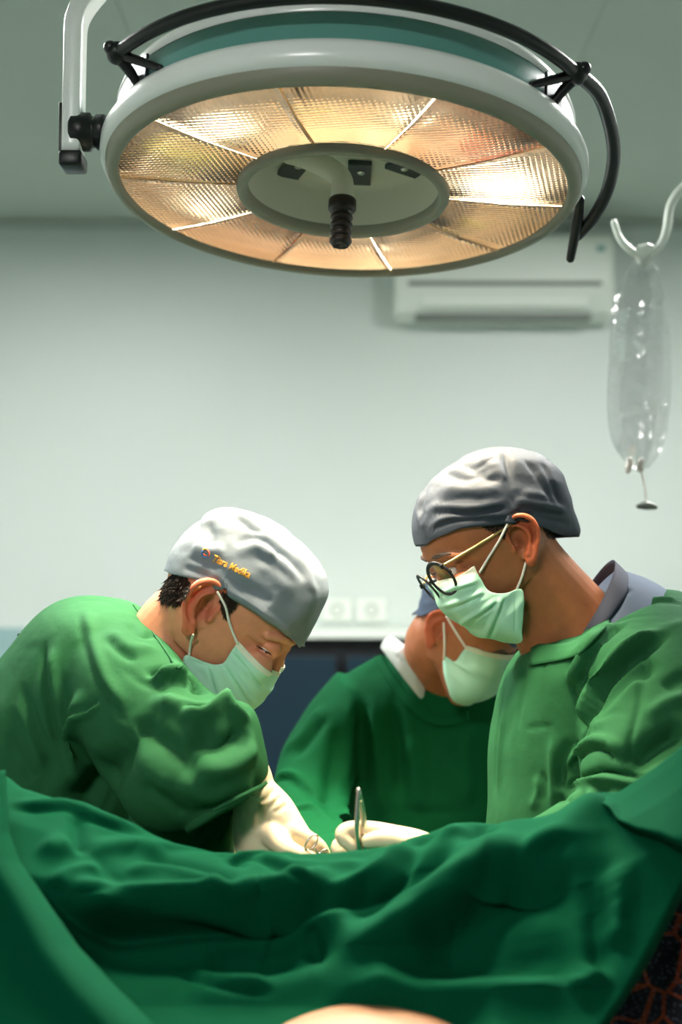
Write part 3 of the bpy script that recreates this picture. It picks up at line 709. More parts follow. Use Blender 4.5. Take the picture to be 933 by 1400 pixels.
# ------------------------------------------------------------------ the surgeon on the left, bent far forward
def left_surgeon():
    sd = -1; M = head_matrix(276, 829, 1.625, -8, 38, sd, s=1.03)
    base = (-.43, 1.80, 0)
    neck = [tube([loc2w(M, (-25, 0, -5))[0], loc2w(M, (-38, 0, -55))[0], at(222, 898, 1.72), at(175, 935, 1.79)], [.058, .055, .062, .085], n=28)]
    face = [('v', 5, 3.0, [(333, 868), (345, 878), (356, 886), (368, 894), (374, 900)]), ('r', 4, 2.2, [(340, 868), (352, 876), (364, 884), (376, 894)]),
            ('v', 2.2, 1.6, [(352, 884), (358, 888), (364, 891), (370, 896)]), ('r', 3, 1.5, [(350, 890), (357, 896), (366, 900)]),
            ('v', 2.5, .9, [(346, 882), (340, 876), (337, 868)]), ('v', 2.2, .8, [(345, 886), (338, 884), (332, 878)]), ('v', 2.2, .8, [(352, 900), (345, 896), (338, 890)])]
    face += [('v', 6, 10, [(286, 812), (283, 824), (278, 834), (274, 845)]), ('v', 3, 3.5, [(266, 852), (258, 838), (260, 820), (272, 806), (288, 801)]), ('r', 2.6, 1.6, [(262, 858), (252, 842), (252, 824), (262, 804), (280, 796), (296, 799)]), ('v', 3, 3, [(284, 838), (280, 828), (283, 818)])]
    low = lower_body(-.43, 1.82, 0, h=np.array(at(190, 930, 1.79)))
    root, body, T = make_person('person', 'surgeon in green gown and pale grey cap bending low over the drape', base, M, sd, neck, 'skin_a',
        (srgb(214, 142, 108), srgb(182, 118, 90), srgb(206, 92, 62), .5), low, dict(face=face))
    # eye, brow, hair at the nape and in front of the ear
    e = to_plane(M, 362, 889.5, -34)
    def patch(name, pts, m, lift, amp):
        pts = np.array(pts, float); c = pts.mean(0); R = []; n = 48; ring = spline(np.vstack([pts, pts[:1]]), n + 1)[:-1]
        for f, l in ((1., -.0015), (.97, lift * .7), (.85, lift), (.6, lift), (.35, lift), (.1, lift)):
            row = []
            for p in c + (ring - c) * f:
                h = shoot(T, *p); h = h or (at(p[0], p[1], 1.7), np.array((0, -1., 0))); row.append(h[0] + h[1] * (l + random.uniform(-amp, amp)))
            R.append(np.array(row))
        V, Fc = rings(R, caps=False); Fc.append([5 * n + i for i in range(n)]); return mk(name, V, Fc, m, root)
    hair_tufts(T, [(241, 783), (256, 788), (262, 800), (256, 812), (246, 824), (234, 822), (226, 822), (222, 812), (227, 798), (232, 788)], 900, (-.35, 0, -.9), root)
    hair_tufts(T, [(303, 806), (326, 821), (322, 830), (314, 836), (309, 846), (305, 838), (301, 822)], 420, (.1, 0, -.9), root, .006, 'hair_short')
    c = shoot(T, 363, 890.5); n = c[1]
    ey = mk('eye', *ball(c[0] - n * .0074, (.0085, .0085, .0085)), 'eye_white', root); mk('iris', *ball(c[0] - n * .0024 + np.array((.0012, 0, -.001)), (.0036, .0036, .0036)), 'eye_iris', ey); mk('eyelash', *tube([P3_(T, *p) for p in ((351, 883), (357, 886.5), (364, 889.5), (371, 895))], [.0006, .0011, .0012, .0006], n=6), 'eye_iris', root)
    u = np.array(M.to_3x3() @ Vector((1, 0, 0)).normalized())
    # cap
    mid = [(411, 884), (425, 857), (440, 827), (446, 806), (440, 780), (420, 752), (392, 728), (360, 708), (330, 697), (305, 696), (286, 704), (281, 720), (264, 738), (251, 756), (246, 770), (241, 784)]
    near = [(411, 886), (396, 873), (376, 858), (352, 842), (330, 828), (312, 815), (302, 803), (290, 797), (272, 793), (256, 790), (241, 784)]
    strokes = [('v', 4, 4, [(322, 706), (334, 716), (344, 724), (362, 727)]), ('r', 9, 4, [(320, 700), (345, 712), (368, 716)]), ('f', 10, 6, [(412, 800), (400, 775), (372, 752), (345, 742), (318, 752)]), ('v', 6, 3.5, [(300, 780), (330, 800), (352, 812), (380, 826)]),
               ('f', 5, 3.5, [(306, 808), (335, 826), (370, 850), (404, 874)]), ('v', 6, 4, [(283, 712), (290, 735), (286, 752)]), ('r', 8, 4, [(262, 745), (285, 752), (310, 752)]), ('v', 4, 3, [(255, 762), (275, 768), (300, 778)]),
               ('r', 7, 3, [(438, 812), (425, 800), (418, 775), (400, 752)]), ('v', 5, 3, [(250, 775), (270, 782), (292, 790)]), ('r', 9, 3, [(350, 770), (380, 790), (405, 815)]), ('f', 8, 4, [(380, 770), (370, 745), (340, 735)])]
    cap, cv, cf = cap_obj(M, sd, mid, near, [16, 62, 78, 80, 77, 60, 30], root, 'cap_grey', T, strokes, amp=.0010)
    CT = bvh(cv, cf)
    # stitched lettering and small emblem on the cap
    def on_cap(poly, ox, oy, ang, sx, sy):
        ca, sa = math.cos(ang), math.sin(ang); out = []
        for x, y in poly:
            X = ox + (x * ca * sx + y * sa * sy); Y = oy + (x * sa * sx - y * ca * sy); h = shoot(CT, X, Y)
            h = h or (at(X, Y, 1.62), np.array((0, -1., 0))); out.append(h[0] + h[1] * .0016 if h[1][1] < 0 else h[0] - h[1] * .0016)
        return np.array(out)
    fc = bpy.data.curves.new('lettering', 'FONT'); fc.body = 'Tiara Medika'; fc.size = 1; fc.offset = .022; fc.shear = .12; fc.space_character = 1.03; fo = bpy.data.objects.new('lettering', fc); COL.objects.link(fo)
    dg = bpy.context.evaluated_depsgraph_get(); me = bpy.data.meshes.new_from_object(fo.evaluated_get(dg)); bpy.data.objects.remove(fo)
    bm = bmesh.new(); bm.from_mesh(me); bmesh.ops.triangulate(bm, faces=bm.faces[:]); bmesh.ops.subdivide_edges(bm, edges=[x for x in bm.edges if x.calc_length() > .12], cuts=2)
    P = np.array([(v.co.x, v.co.y) for v in bm.verts]); bm.verts.index_update(); Fc = [[v.index for v in f.verts] for f in bm.faces]; bm.free(); wdt = P[:, 0].max()
    V = on_cap(P, 290, 766.5, math.radians(25.5), 56 / wdt, 13.5)
    solid(V, Fc, .0012, 'lettering', 'text_orange', cap)['label'] = 'orange stitched lettering'
    for k, (a0, a1, r, m) in enumerate(((150, 330, 5.2, 'text_blue'), (-20, 90, 5.2, 'text_red'), (95, 150, 6.2, 'text_orange'), (200, 300, 2.6, 'text_red'))):
        a = np.radians(np.linspace(a0, a1, 14)); pl = [(math.cos(x) * rr, math.sin(x) * rr) for x in a for rr in (r - 1.0, r + .6)]
        V = on_cap(pl, 282, 757, .4, 1, 1); solid(V, grid_faces(14, 2), .001, 'emblem', m, cap)
    MST = [('f', 4.5, 3.4, [(306, 906), (322, 930), (340, 957), (348, 968)]), ('f', 5, 3.4, [(288, 908), (292, 930), (302, 962)]), ('f', 4, 2.6, [(316, 888), (338, 912), (364, 946)]), ('v', 2.5, 1.6, [(330, 884), (352, 902), (378, 922)]), ('v', 3, 2, [(262, 902), (276, 908), (300, 908)])]
    # mask
    midm = [(381, 914), (379, 926), (372, 940), (363, 952), (350, 966), (334, 974), (312, 980)]
    nearm = [(325, 874), (315, 892), (304, 907), (284, 907), (254, 896), (251, 912), (262, 936)]
    G = arch(M, sd, midm, nearm, [56, 62, 66, 67, 66, 62, 56], 90, 121, .75, .75, 16); G = mask_obj(G, sd, root, T)
    V = fit_mask(M, G, T); fm = [1 if (q // 120) < 6 else 0 for q in range(89 * 120)]
    V, fcs = pleat(V, grid_faces(90, 121), MST, M); mask = solid(V, fcs, .0014, 'face_mask', None, root, mats=['mask_green', 'mask_edge'], fmat=fm)
    def P3(px, py, off=.004):
        h = shoot(T, px, py) or (at(px, py, 1.7), np.array((0, -1., 0))); return h[0] + h[1] * off
    for pts in ([(324, 877), (315, 852), (307, 828), (301, 808)], [(261, 899), (262, 882), (263, 866)]):
        loop_cord('ear_loop', [P3(*p) for p in pts], .0017, mask)
    MV = V; 
    # gown
    parts = [loft([(-215, 1840, 150, 1840, 1.80, .17), (-205, 1400, 150, 1420, 1.80, .17), (-170, 1220, 190, 1270, 1.80, .175), (-95, 1050, 225, 1130, 1.80, .185), (-14, 928, 245, 1040, 1.80, .20), (42, 856, 252, 985, 1.80, .205), (88, 822, 250, 935, 1.79, .19), (135, 814, 243, 905, 1.775, .15), (178, 824, 232, 890, 1.755, .095), (196, 836, 228, 880, 1.745, .07)]),
             loft([(165, 838, 70, 940, 1.70, .10), (196, 856, 100, 990, 1.655, .10), (248, 906, 140, 1062, 1.605, .095), (300, 950, 185, 1120, 1.565, .09), (345, 966, 228, 1140, 1.55, .08), (366, 1022, 275, 1128, 1.555, .062), (371, 1060, 302, 1108, 1.57, .048)]),
             loft([(185, 1070, 330, 1085, 1.60, .05), (170, 1150, 326, 1105, 1.61, .045), (160, 1260, 316, 1175, 1.63, .035)]),
             loft([(150, 900, 90, 1000, 1.93, .08), (240, 990, 170, 1100, 1.93, .07), (318, 1075, 290, 1150, 1.86, .045), (335, 1105, 318, 1155, 1.80, .035)])]
    gv = remesh(parts, .0042, 14)
    st = [ # shoulder seam, big sleeve folds, back creases
        ('v', 4, 2.2, [(105, 822), (112, 860), (122, 905), (140, 945), (165, 980), (185, 1000)]), ('r', 9, 4, [(116, 825), (124, 865), (135, 905), (152, 940), (178, 972)]),
        ('f', 11, 15, [(281, 946), (262, 930), (240, 922), (218, 922), (200, 928)]), ('v', 10, 12, [(279, 948), (265, 936), (248, 930)]), ('r', 14, 9, [(205, 948), (235, 965), (270, 975), (305, 968), (325, 955)]),
        ('f', 10, 12, [(345, 975), (325, 972), (312, 962), (300, 968), (275, 980), (245, 975)]), ('v', 18, 14, [(255, 1000), (290, 1018), (320, 1012), (338, 990)]), ('r', 16, 10, [(260, 1045), (300, 1050), (330, 1035), (355, 1010)]),
        ('v', 14, 9, [(175, 985), (215, 1010), (250, 1035), (275, 1062)]), ('v', 24, 16, [(190, 1000), (160, 1040), (130, 1080), (100, 1110)]), ('r', 14, 7, [(240, 1060), (280, 1085), (320, 1075), (350, 1062)]),
        ('r', 14, 8, [(95, 1090), (100, 1030), (105, 980), (112, 940)]), ('v', 6, 6, [(58, 870), (60, 920), (68, 970), (82, 1020), (95, 1060), (102, 1090)]), ('r', 7, 5, [(70, 880), (74, 930), (82, 975), (95, 1015)]),
        ('v', 6, 5, [(25, 930), (38, 970), (55, 1010), (72, 1050), (82, 1080)]), ('f', 6, 5, [(115, 965), (108, 975), (100, 1000), (92, 1040)]), ('f', 5, 5, [(135, 958), (122, 970), (105, 978)]), ('v', 7, 4, [(8, 1000), (28, 1040), (48, 1075)]),
        ('v', 7, 4, [(175, 850), (195, 870), (215, 868)]), ('r', 10, 3, [(150, 860), (180, 885), (215, 890)]), ('v', 6, 3, [(190, 905), (165, 890), (145, 870)]),
        ('f', 8, 8, [(255, 1135), (285, 1112), (315, 1095), (345, 1080)]), ('v', 8, 9, [(262, 1150), (290, 1125), (318, 1105)]), ('f', 5, 6, [(290, 1160), (305, 1130), (322, 1100)]), ('f', 5, 5, [(270, 1165), (285, 1140), (300, 1118)]),
        ('r', 18, 6, [(150, 1000), (200, 1045), (240, 1090)]), ('v', 10, 5, [(200, 1065), (235, 1100), (262, 1118)]), ('r', 10, 4, [(20, 950), (40, 1000), (62, 1050)])]
    V = sculpt(*gv, [(k, w_ * .92, h_ * 1.4, p) for k, w_, h_, p in st]); V = relax(V, gv[1], 1, .3); V = V + crumple(V, .0022, 16., 1) + creases(V, gv[1], .0030, 13., .09, 3., (1, 1, .55))
    gown = mk('gown', V, gv[1], 'gown_green', root); GT = bvh(V, gv[1])
    strip('collar', [(186, 829), (200, 845), (215, 862), (228, 880), (240, 898), (250, 910)], [(181, 827), (194, 846), (208, 866), (222, 886), (234, 904), (244, 916)], GT, .0012, 'gown_green', gown)
    strip('cuff', [(256, 1126), (285, 1106), (315, 1089), (345, 1075), (369, 1062)], [(260, 1136), (290, 1116), (320, 1097), (348, 1082), (370, 1070)], GT, .005, 'gown_green', gown, th=.004)
    tp = at(48, 862, 1.80); mk('gown_tie', *tube([at(60, 869, 1.80), at(46, 866, 1.79), at(36, 866, 1.785), at(26, 868, 1.785)], [.004, .003, .0028, .0025], n=8, flat=.5), 'black_rubber', gown)
    far_features(M, T, (1,), root)
    # gloved hands
    h1 = [ptube([(346, 1060, 1.575, 23), (350, 1090, 1.575, 26), (352, 1125, 1.575, 30), (362, 1165, 1.575, 28)], n=24), ptube([(356, 1088, 1.57, 24), (376, 1110, 1.57, 25), (392, 1130, 1.565, 22), (408, 1150, 1.56, 19)], n=24),
          ptube([(340, 1125, 1.58, 20), (346, 1160, 1.58, 22), (362, 1185, 1.58, 22)], n=20),
          ptube([(398, 1134, 1.552, 12), (420, 1145, 1.548, 9.5), (436, 1156, 1.548, 8.5), (445, 1169, 1.552, 7.5)], n=14),
          ptube([(404, 1142, 1.572, 12), (424, 1158, 1.575, 9.5), (438, 1174, 1.58, 8.5), (444, 1190, 1.585, 7.5)], n=14),
          ptube([(396, 1152, 1.592, 12), (416, 1170, 1.6, 9.5), (430, 1186, 1.605, 8.5), (434, 1200, 1.61, 7.5)], n=14),
          ptube([(386, 1160, 1.61, 11), (402, 1180, 1.62, 8.5), (412, 1195, 1.625, 7.5), (416, 1208, 1.63, 6.5)], n=14),
          ptube([(372, 1140, 1.55, 16), (392, 1160, 1.53, 12), (412, 1170, 1.527, 10), (428, 1175, 1.53, 8.5)], n=16)]
    gv1 = remesh(h1, .002, 6)
    st = [('v', 3, 1.6, [(352, 1098), (362, 1094), (372, 1084), (376, 1076)]), ('v', 3, 1.5, [(358, 1106), (370, 1102), (380, 1093), (386, 1086)]), ('v', 3, 1.4, [(372, 1112), (384, 1106), (394, 1098)]), ('r', 4, 1.5, [(355, 1102), (367, 1098), (378, 1087)]), ('v', 4, 1.4, [(330, 1112), (345, 1108), (358, 1098)])]
    mk('glove', sculpt(*gv1, st), gv1[1], 'glove_latex', root)
    h2 = [ptube([(330, 1100, 1.78, 20), (334, 1135, 1.75, 21), (336, 1175, 1.71, 24), (352, 1195, 1.68, 22)], n=20)]
    for k, (dx, dd) in enumerate(((0, 0), (8, .02), (12, .04), (12, .058))): h2.append(ptube([(354 + dx, 1192, 1.665 + dd, 10), (385 + dx, 1196, 1.655 + dd, 8.5), (405 + dx, 1206, 1.65 + dd, 8), (412 + dx, 1216, 1.65 + dd, 7)], n=12))
    h2.append(ptube([(342, 1180, 1.66, 13), (366, 1194, 1.635, 10), (388, 1200, 1.63, 8.5)], n=12))
    gv2 = remesh(h2, .003, 5); mk('glove', gv2[0], gv2[1], 'glove_latex', root)
    return root

# ------------------------------------------------------------------ the surgeon on the right, upright with glasses
def right_surgeon():
    sd = 1; M = head_matrix(716, 737, 1.70, 180 + 18, 28, sd, s=.94)
    base = (.40, 1.80, 0)
    neck = [tube([loc2w(M, (-25, 0, -5))[0], loc2w(M, (-33, 0, -55))[0], at(768, 838, 1.80), at(805, 900, 1.82)], [.060, .058, .064, .09], n=28), ptube([(715, 840, 1.775, 30), (742, 872, 1.79, 38), (760, 900, 1.80, 45)], n=20)]
    face = [('v', 5, 3, [(603, 772), (612, 775), (622, 776), (630, 772)]), ('v', 2.2, 1.5, [(610, 779), (617, 780), (625, 778)]), ('r', 3.5, 2, [(606, 770), (615, 771), (626, 768)]), ('r', 3, 1.2, [(609, 785), (617, 787), (626, 784)])]
    face += [('v', 6, 10, [(703, 720), (704, 732), (708, 744), (714, 752)]), ('v', 3, 3.5, [(698, 714), (712, 710), (726, 718), (731, 732), (727, 750)]), ('r', 2.6, 1.6, [(694, 712), (706, 705), (722, 708), (735, 720), (737, 738), (730, 755)])]
    low = lower_body(.44, 1.82, PI, h=np.array(at(808, 905, 1.82)))
    root, body, T = make_person('person', 'surgeon in green gown, dark grey cap and round glasses standing at right', base, M, sd, neck, 'skin_b',
        (srgb(170, 106, 68), srgb(136, 84, 56), srgb(184, 84, 52), .35), low, dict(face=face))
    def patch(name, pts, m, lift, amp):
        pts = np.array(pts, float); c = pts.mean(0); R = []; n = 48; ring = spline(np.vstack([pts, pts[:1]]), n + 1)[:-1]
        for f, l in ((1., -.0015), (.97, lift * .7), (.85, lift), (.6, lift), (.35, lift), (.1, lift)):
            row = []
            for p in c + (ring - c) * f:
                h = shoot(T, *p); h = h or (at(p[0], p[1], 1.78), np.array((0, -1., 0))); row.append(h[0] + h[1] * (l + random.uniform(-amp, amp)))
            R.append(np.array(row))
        V, Fc = rings(R, caps=False); Fc.append([5 * n + i for i in range(n)]); return mk(name, V, Fc, m, root)
    hair_tufts(T, [(742, 720), (762, 726), (786, 732), (786, 740), (776, 742), (762, 737), (748, 734)], 420, (.1, 0, -.9), root, .004, 'hair_short')
    hair_tufts(T, [(660, 719), (694, 714), (694, 724), (690, 736), (684, 729), (672, 725)], 300, (-.2, 0, -.9), root, .004, 'hair_short')
    patch('eyebrow', [(589, 764), (597, 758), (608, 755), (618, 757), (608, 760), (598, 764)], 'hair_short', .0012, .0003)
    c = shoot(T, 618, 780); n = c[1]
    ey = mk('eye', *ball(c[0] - n * .006, (.0085, .0085, .0085)), 'eye_white', root); mk('iris', *ball(c[0] - n * .001 + np.array((-.0012, 0, -.001)), (.0036, .0036, .0036)), 'eye_iris', ey)
    mid = [(598, 740), (599, 715), (602, 681), (610, 654), (624, 636), (645, 621), (672, 613), (700, 614), (730, 622), (757, 645), (768, 672), (778, 700), (787, 722), (786, 735)]
    near = [(599, 739), (608, 731), (628, 723), (660, 720), (692, 717), (715, 714), (738, 721), (762, 730), (786, 734)]
    strokes = [('v', 5, 5, [(690, 612), (694, 640), (700, 670), (706, 700)]), ('f', 7, 4.5, [(580, 702), (605, 697), (640, 700), (680, 694), (700, 690)]), ('v', 6, 4, [(640, 640), (670, 655), (690, 650)]), ('r', 9, 4, [(600, 665), (640, 672), (690, 668)]),
               ('f', 7, 4, [(700, 690), (730, 694), (760, 700), (778, 702)]), ('v', 5, 4, [(715, 625), (735, 650), (755, 690)]), ('v', 4, 3, [(740, 630), (752, 655), (764, 690)]), ('v', 5, 3.5, [(600, 645), (640, 655), (670, 640)]), ('v', 5, 3, [(720, 700), (750, 710), (780, 716)]),
               ('f', 5, 3, [(582, 728), (610, 712), (650, 708), (700, 706)]), ('v', 5, 3, [(595, 690), (630, 682), (670, 684)]), ('r', 8, 3.5, [(655, 625), (680, 640), (692, 660)]), ('v', 4, 3, [(620, 632), (650, 640), (680, 625)]), ('r', 6, 3, [(710, 675), (740, 678), (765, 688)]), ('f', 6, 4, [(590, 720), (575, 700), (583, 670)])]
    cap, cv, cf = cap_obj(M, sd, mid, near, [14, 60, 77, 80, 79, 60, 26], root, 'cap_blue', T, strokes, amp=.0014, ea=.75, eb=.9)
    MST = [('f', 4.5, 3.4, [(606, 832), (628, 826), (648, 818), (666, 810)]), ('f', 5, 3.4, [(626, 860), (646, 846), (664, 834), (684, 820)]), ('f', 5, 3.6, [(667, 876), (676, 852), (684, 830), (690, 813)]), ('f', 4, 2.4, [(602, 814), (625, 806), (655, 796)]), ('v', 2.5, 1.6, [(600, 797), (625, 788), (652, 782)]), ('v', 2, 1.2, [(704, 810), (705, 840), (704, 868)])]
    midm = [(597, 792), (597, 806), (602, 824), (616, 843), (640, 858), (664, 870), (690, 878)]
    nearm = [(650, 771), (659, 790), (668, 808), (690, 811), (713, 806), (715, 838), (713, 869)]
    G = arch(M, sd, midm, nearm, [52, 60, 66, 68, 68, 64, 56], 90, 121, .75, .75, 16); G = mask_obj(G, sd, root, T)
    V = fit_mask(M, G, T); fm = [1 if (q // 120) < 6 else 0 for q in range(89 * 120)]
    V, fcs = pleat(V, grid_faces(90, 121), MST, M); mask = solid(V, fcs, .0014, 'face_mask', None, root, mats=['mask_green', 'mask_edge'], fmat=fm)
    def P3(px, py, off=.004):
        h = shoot(T, px, py) or (at(px, py, 1.7), np.array((0, -1., 0))); return h[0] + h[1] * off
    for pts in ([(654, 784), (668, 760), (682, 737), (694, 716)], [(705, 806), (712, 787), (717, 768)]):
        loop_cord('ear_loop', [P3(*p) for p in pts], .0017, mask)
    # glasses: round black rims, gold side arms
    gl = bpy.data.objects.new('glasses', None); COL.objects.link(gl); gl.parent = root
    cn = to_plane(M, 608, 787, 31); cf_ = to_plane(M, 592, 803, -34)
    ax = (cn - cf_); ax /= np.linalg.norm(ax); q = math.radians(10); upv = np.array((math.sin(q), 0, math.cos(q))); upv -= ax * (ax @ upv); upv /= np.linalg.norm(upv); fwd = np.cross(ax, upv); cn += fwd * 6 - upv * 1; cf_ += fwd * 6
    th = np.linspace(0, 2 * PI, 49)[:-1]
    clear_mat('spectacle_lens', .92, (1, 1, 1), .02)
    for s, c0 in ((1, cn), (-1, cf_)):
        out = ax * s; wrap = math.radians(10); av = ax * math.cos(wrap) - s * fwd * math.sin(wrap)
        rv = lambda a: av * 27.5 * math.cos(a) + upv * 26 * math.sin(a)
        R = []
        for a in th:
            r0 = rv(a); rad = r0 / np.linalg.norm(r0); wq = 2.5 + .9 * max(0, math.sin(a))
            R.append(np.array([c0 + r0 + rad * wq * math.cos(b) + fwd * 1.9 * math.sin(b) for b in np.linspace(0, 2 * PI, 10, endpoint=False)]))
        mk('rim', loc2w(M, np.concatenate(R)), grid_faces(48, 10, wrap_u=True, wrap_v=True), 'black_rubber', gl)
        Lr = [np.array([c0 + rv(a) * f + fwd * 2.0 * (1 - f * f) for a in th]) for f in (.98, .7, .35, .05)]
        mk('lens', loc2w(M, np.concatenate(Lr)), grid_faces(4, 48, wrap_v=True) + [[3 * 48 + i for i in range(48)]], 'spectacle_lens', gl)
        hp = c0 + av * s * 25 + upv * 12
        hv, hf = box((0, 0, 0), (4, 2.4, 3.4), .8); mk('hinge', loc2w(M, hv + hp), hf, 'black_rubber', gl)
        a1 = to_plane(M, 660, 741, 73); a2 = to_plane(M, 698, 717, 77)
        mk('side_arm', *tube(loc2w(M, [hp + out * 2 - fwd * 2, (a1[0], s * 74, a1[2]), (a2[0], s * 78, a2[2])]), [.0017, .0019, .0015], n=10, flat=.8), 'gold', gl)
    m0 = (cn + cf_) / 2
    mk('bridge', *tube(loc2w(M, [cn - ax * 25 + upv * 5, m0 + fwd * 4 + upv * 8, cf_ + ax * 25 + upv * 5]), .0024, n=10), 'black_rubber', gl)
    # scrub shirt under the gown: dark collar and blue-grey shoulder
    sh = remesh([loft([(735, 930, 930, 850, 1.81, .15), (752, 905, 915, 812, 1.81, .125), (764, 892, 882, 790, 1.805, .10), (778, 880, 846, 778, 1.80, .078)])], .004, 6)
    Vs = sculpt(*sh, [('v', 5, 4, [(822, 832), (846, 812), (866, 806)]), ('f', 6, 5, [(826, 846), (842, 830), (852, 808)])]); shirt = mk('scrub_shirt', Vs, sh[1], 'scrub_blue', root); ST = bvh(Vs, sh[1])
    V = []
    for k in range(7):
        f = k / 6; ax_, ay_, bx_, by_ = 774 - 6 * f, 886 + 14 * f, 838 + 22 * f, 766 + 22 * f; hd = .074 + .018 * f + .004 * math.sin(f * PI); A = at(ax_, ay_, 1.80); B = at(bx_, by_, 1.80); c = (A + B) / 2
        for t in np.linspace(0, 2 * PI, 64, endpoint=False): V.append(c + (B - A) / 2 * math.cos(t) + np.array((0, hd * math.sin(t), 0)))
    solid(np.array(V), grid_faces(7, 64, wrap_v=True), .002, 'scrub_collar', 'scrub_navy', shirt)
    # gown
    parts = [loft([(662, 1840, 1015, 1840, 1.80, .17), (658, 1400, 1010, 1400, 1.80, .17), (660, 1220, 1010, 1220, 1.80, .175), (667, 1110, 1010, 1110, 1.80, .175), (671, 1010, 1010, 1000, 1.80, .185), (684, 940, 1000, 920, 1.80, .20), (704, 902, 985, 866, 1.80, .205), (724, 884, 965, 832, 1.80, .185), (744, 876, 940, 812, 1.80, .15), (768, 874, 905, 806, 1.80, .115)]),
             loft([(820, 862, 990, 826, 1.72, .10), (806, 920, 990, 900, 1.66, .10), (796, 985, 985, 980, 1.615, .095), (792, 1050, 982, 1060, 1.585, .09), (815, 1105, 985, 1130, 1.57, .085), (870, 1120, 960, 1190, 1.56, .075)]),
             loft([(930, 1065, 935, 1190, 1.565, .075), (850, 1062, 850, 1180, 1.545, .07), (790, 1085, 785, 1178, 1.535, .055), (735, 1118, 728, 1180, 1.525, .042), (690, 1135, 684, 1178, 1.515, .034)]),
             loft([(720, 900, 850, 900, 1.98, .07), (712, 1000, 830, 1010, 1.98, .075), (715, 1110, 820, 1180, 1.965, .07), (690, 1150, 690, 1215, 1.90, .05), (620, 1180, 620, 1230, 1.80, .035)])]
    gv = remesh(parts, .0042, 10)
    st = [('v', 6, 8, [(778, 925), (783, 950), (792, 975), (796, 1000), (786, 1030)]), ('f', 12, 14, [(790, 1010), (808, 975), (826, 935), (850, 905), (885, 880), (915, 858)]), ('f', 10, 10, [(782, 945), (798, 915), (815, 885), (838, 862), (858, 850)]), ('r', 12, 8, [(800, 1000), (820, 985), (845, 950), (880, 915)]),
          ('v', 12, 9, [(812, 1000), (835, 960), (862, 925), (900, 900)]), ('f', 8, 8, [(776, 1060), (790, 1035), (812, 1020), (835, 1025), (850, 1045)]), ('v', 16, 16, [(850, 1050), (880, 1030), (915, 1010), (945, 995)]), ('v', 4, 3, [(884, 870), (880, 920), (868, 985), (856, 1030), (848, 1058)]),
          ('f', 9, 10, [(890, 1070), (850, 1062), (822, 1060), (795, 1072), (768, 1092)]), ('v', 9, 10, [(822, 1066), (824, 1085), (812, 1100), (790, 1098)]), ('r', 7, 7, [(815, 1105), (795, 1100), (775, 1105)]), ('v', 7, 7, [(760, 1098), (785, 1088), (805, 1080)]),
          ('r', 8, 5, [(757, 1112), (756, 1060), (757, 1000)]), ('v', 7, 6, [(765, 1085), (770, 1050), (780, 1010)]), ('v', 5, 3, [(716, 900), (712, 950), (708, 1000)]), ('r', 8, 3, [(725, 1110), (735, 1080), (728, 1060)]), ('v', 5, 2.5, [(738, 1100), (745, 1070), (738, 1055)]), ('r', 7, 3, [(680, 1090), (684, 1020), (692, 960)]), ('v', 5, 2.5, [(676, 1100), (676, 1030), (684, 960)]),
          ('v', 3, 2, [(715, 998), (735, 994), (760, 992)]), ('v', 9, 6, [(905, 940), (925, 930), (945, 920)]), ('r', 10, 5, [(880, 980), (910, 960), (940, 950)]), ('v', 4, 4, [(786, 898), (792, 880), (812, 862), (835, 846)]), ('v', 5, 4, [(812, 870), (828, 858), (848, 846)]), ('r', 9, 5, [(860, 840), (890, 822), (933, 822)]), ('v', 4, 3, [(872, 826), (900, 816), (935, 822)]), ('r', 9, 5, [(800, 930), (808, 900), (826, 872)])]
    V = sculpt(*gv, [(k, w_ * .92, h_ * 1.4, p) for k, w_, h_, p in st]); V = relax(V, gv[1], 1, .3); V = V + crumple(V, .0022, 16., 2) + creases(V, gv[1], .0028, 13., .09, 5., (1.1, 1, .5))
    gown = mk('gown', V, gv[1], 'gown_green', root); GT = bvh(V, gv[1])
    strip('collar', [(729, 884), (745, 884), (768, 884), (786, 880), (800, 868), (822, 846), (845, 824), (870, 808), (884, 803)], [(727, 912), (745, 909), (768, 905), (789, 898), (808, 880), (830, 856), (852, 834), (876, 816), (892, 808)], GT, .0035, 'gown_green', gown, nv=7, th=.002)
    far_features(M, T, (-1,), root)
    # the hand that holds the forceps
    h = [ptube([(640, 1172, 1.51, 24), (600, 1172, 1.50, 24), (562, 1160, 1.50, 23), (530, 1150, 1.50, 20)], n=22), ptube([(600, 1185, 1.51, 22), (560, 1178, 1.515, 22), (532, 1172, 1.515, 18)], n=20),
         ptube([(540, 1142, 1.495, 12), (508, 1135, 1.495, 10.5), (478, 1134, 1.49, 9.5), (468, 1143, 1.485, 9), (482, 1158, 1.482, 7.5)], n=16),
         ptube([(535, 1156, 1.505, 12), (500, 1152, 1.51, 10.5), (470, 1152, 1.505, 9.5), (463, 1163, 1.50, 9), (480, 1174, 1.492, 7.5)], n=16),
         ptube([(535, 1170, 1.515, 11), (500, 1168, 1.525, 10), (472, 1170, 1.52, 9), (468, 1181, 1.515, 8.5), (485, 1190, 1.505, 7.5)], n=16),
         ptube([(540, 1180, 1.525, 10), (508, 1182, 1.535, 8.5), (486, 1185, 1.53, 7.5), (484, 1194, 1.525, 7), (498, 1201, 1.518, 6)], n=16),
         ptube([(572, 1165, 1.485, 15), (545, 1152, 1.472, 12), (522, 1147, 1.466, 10.5), (504, 1150, 1.470, 8.5)], n=16)]
    gh = remesh(h, .0019, 5); mk('glove', *gh, 'glove_latex', root)
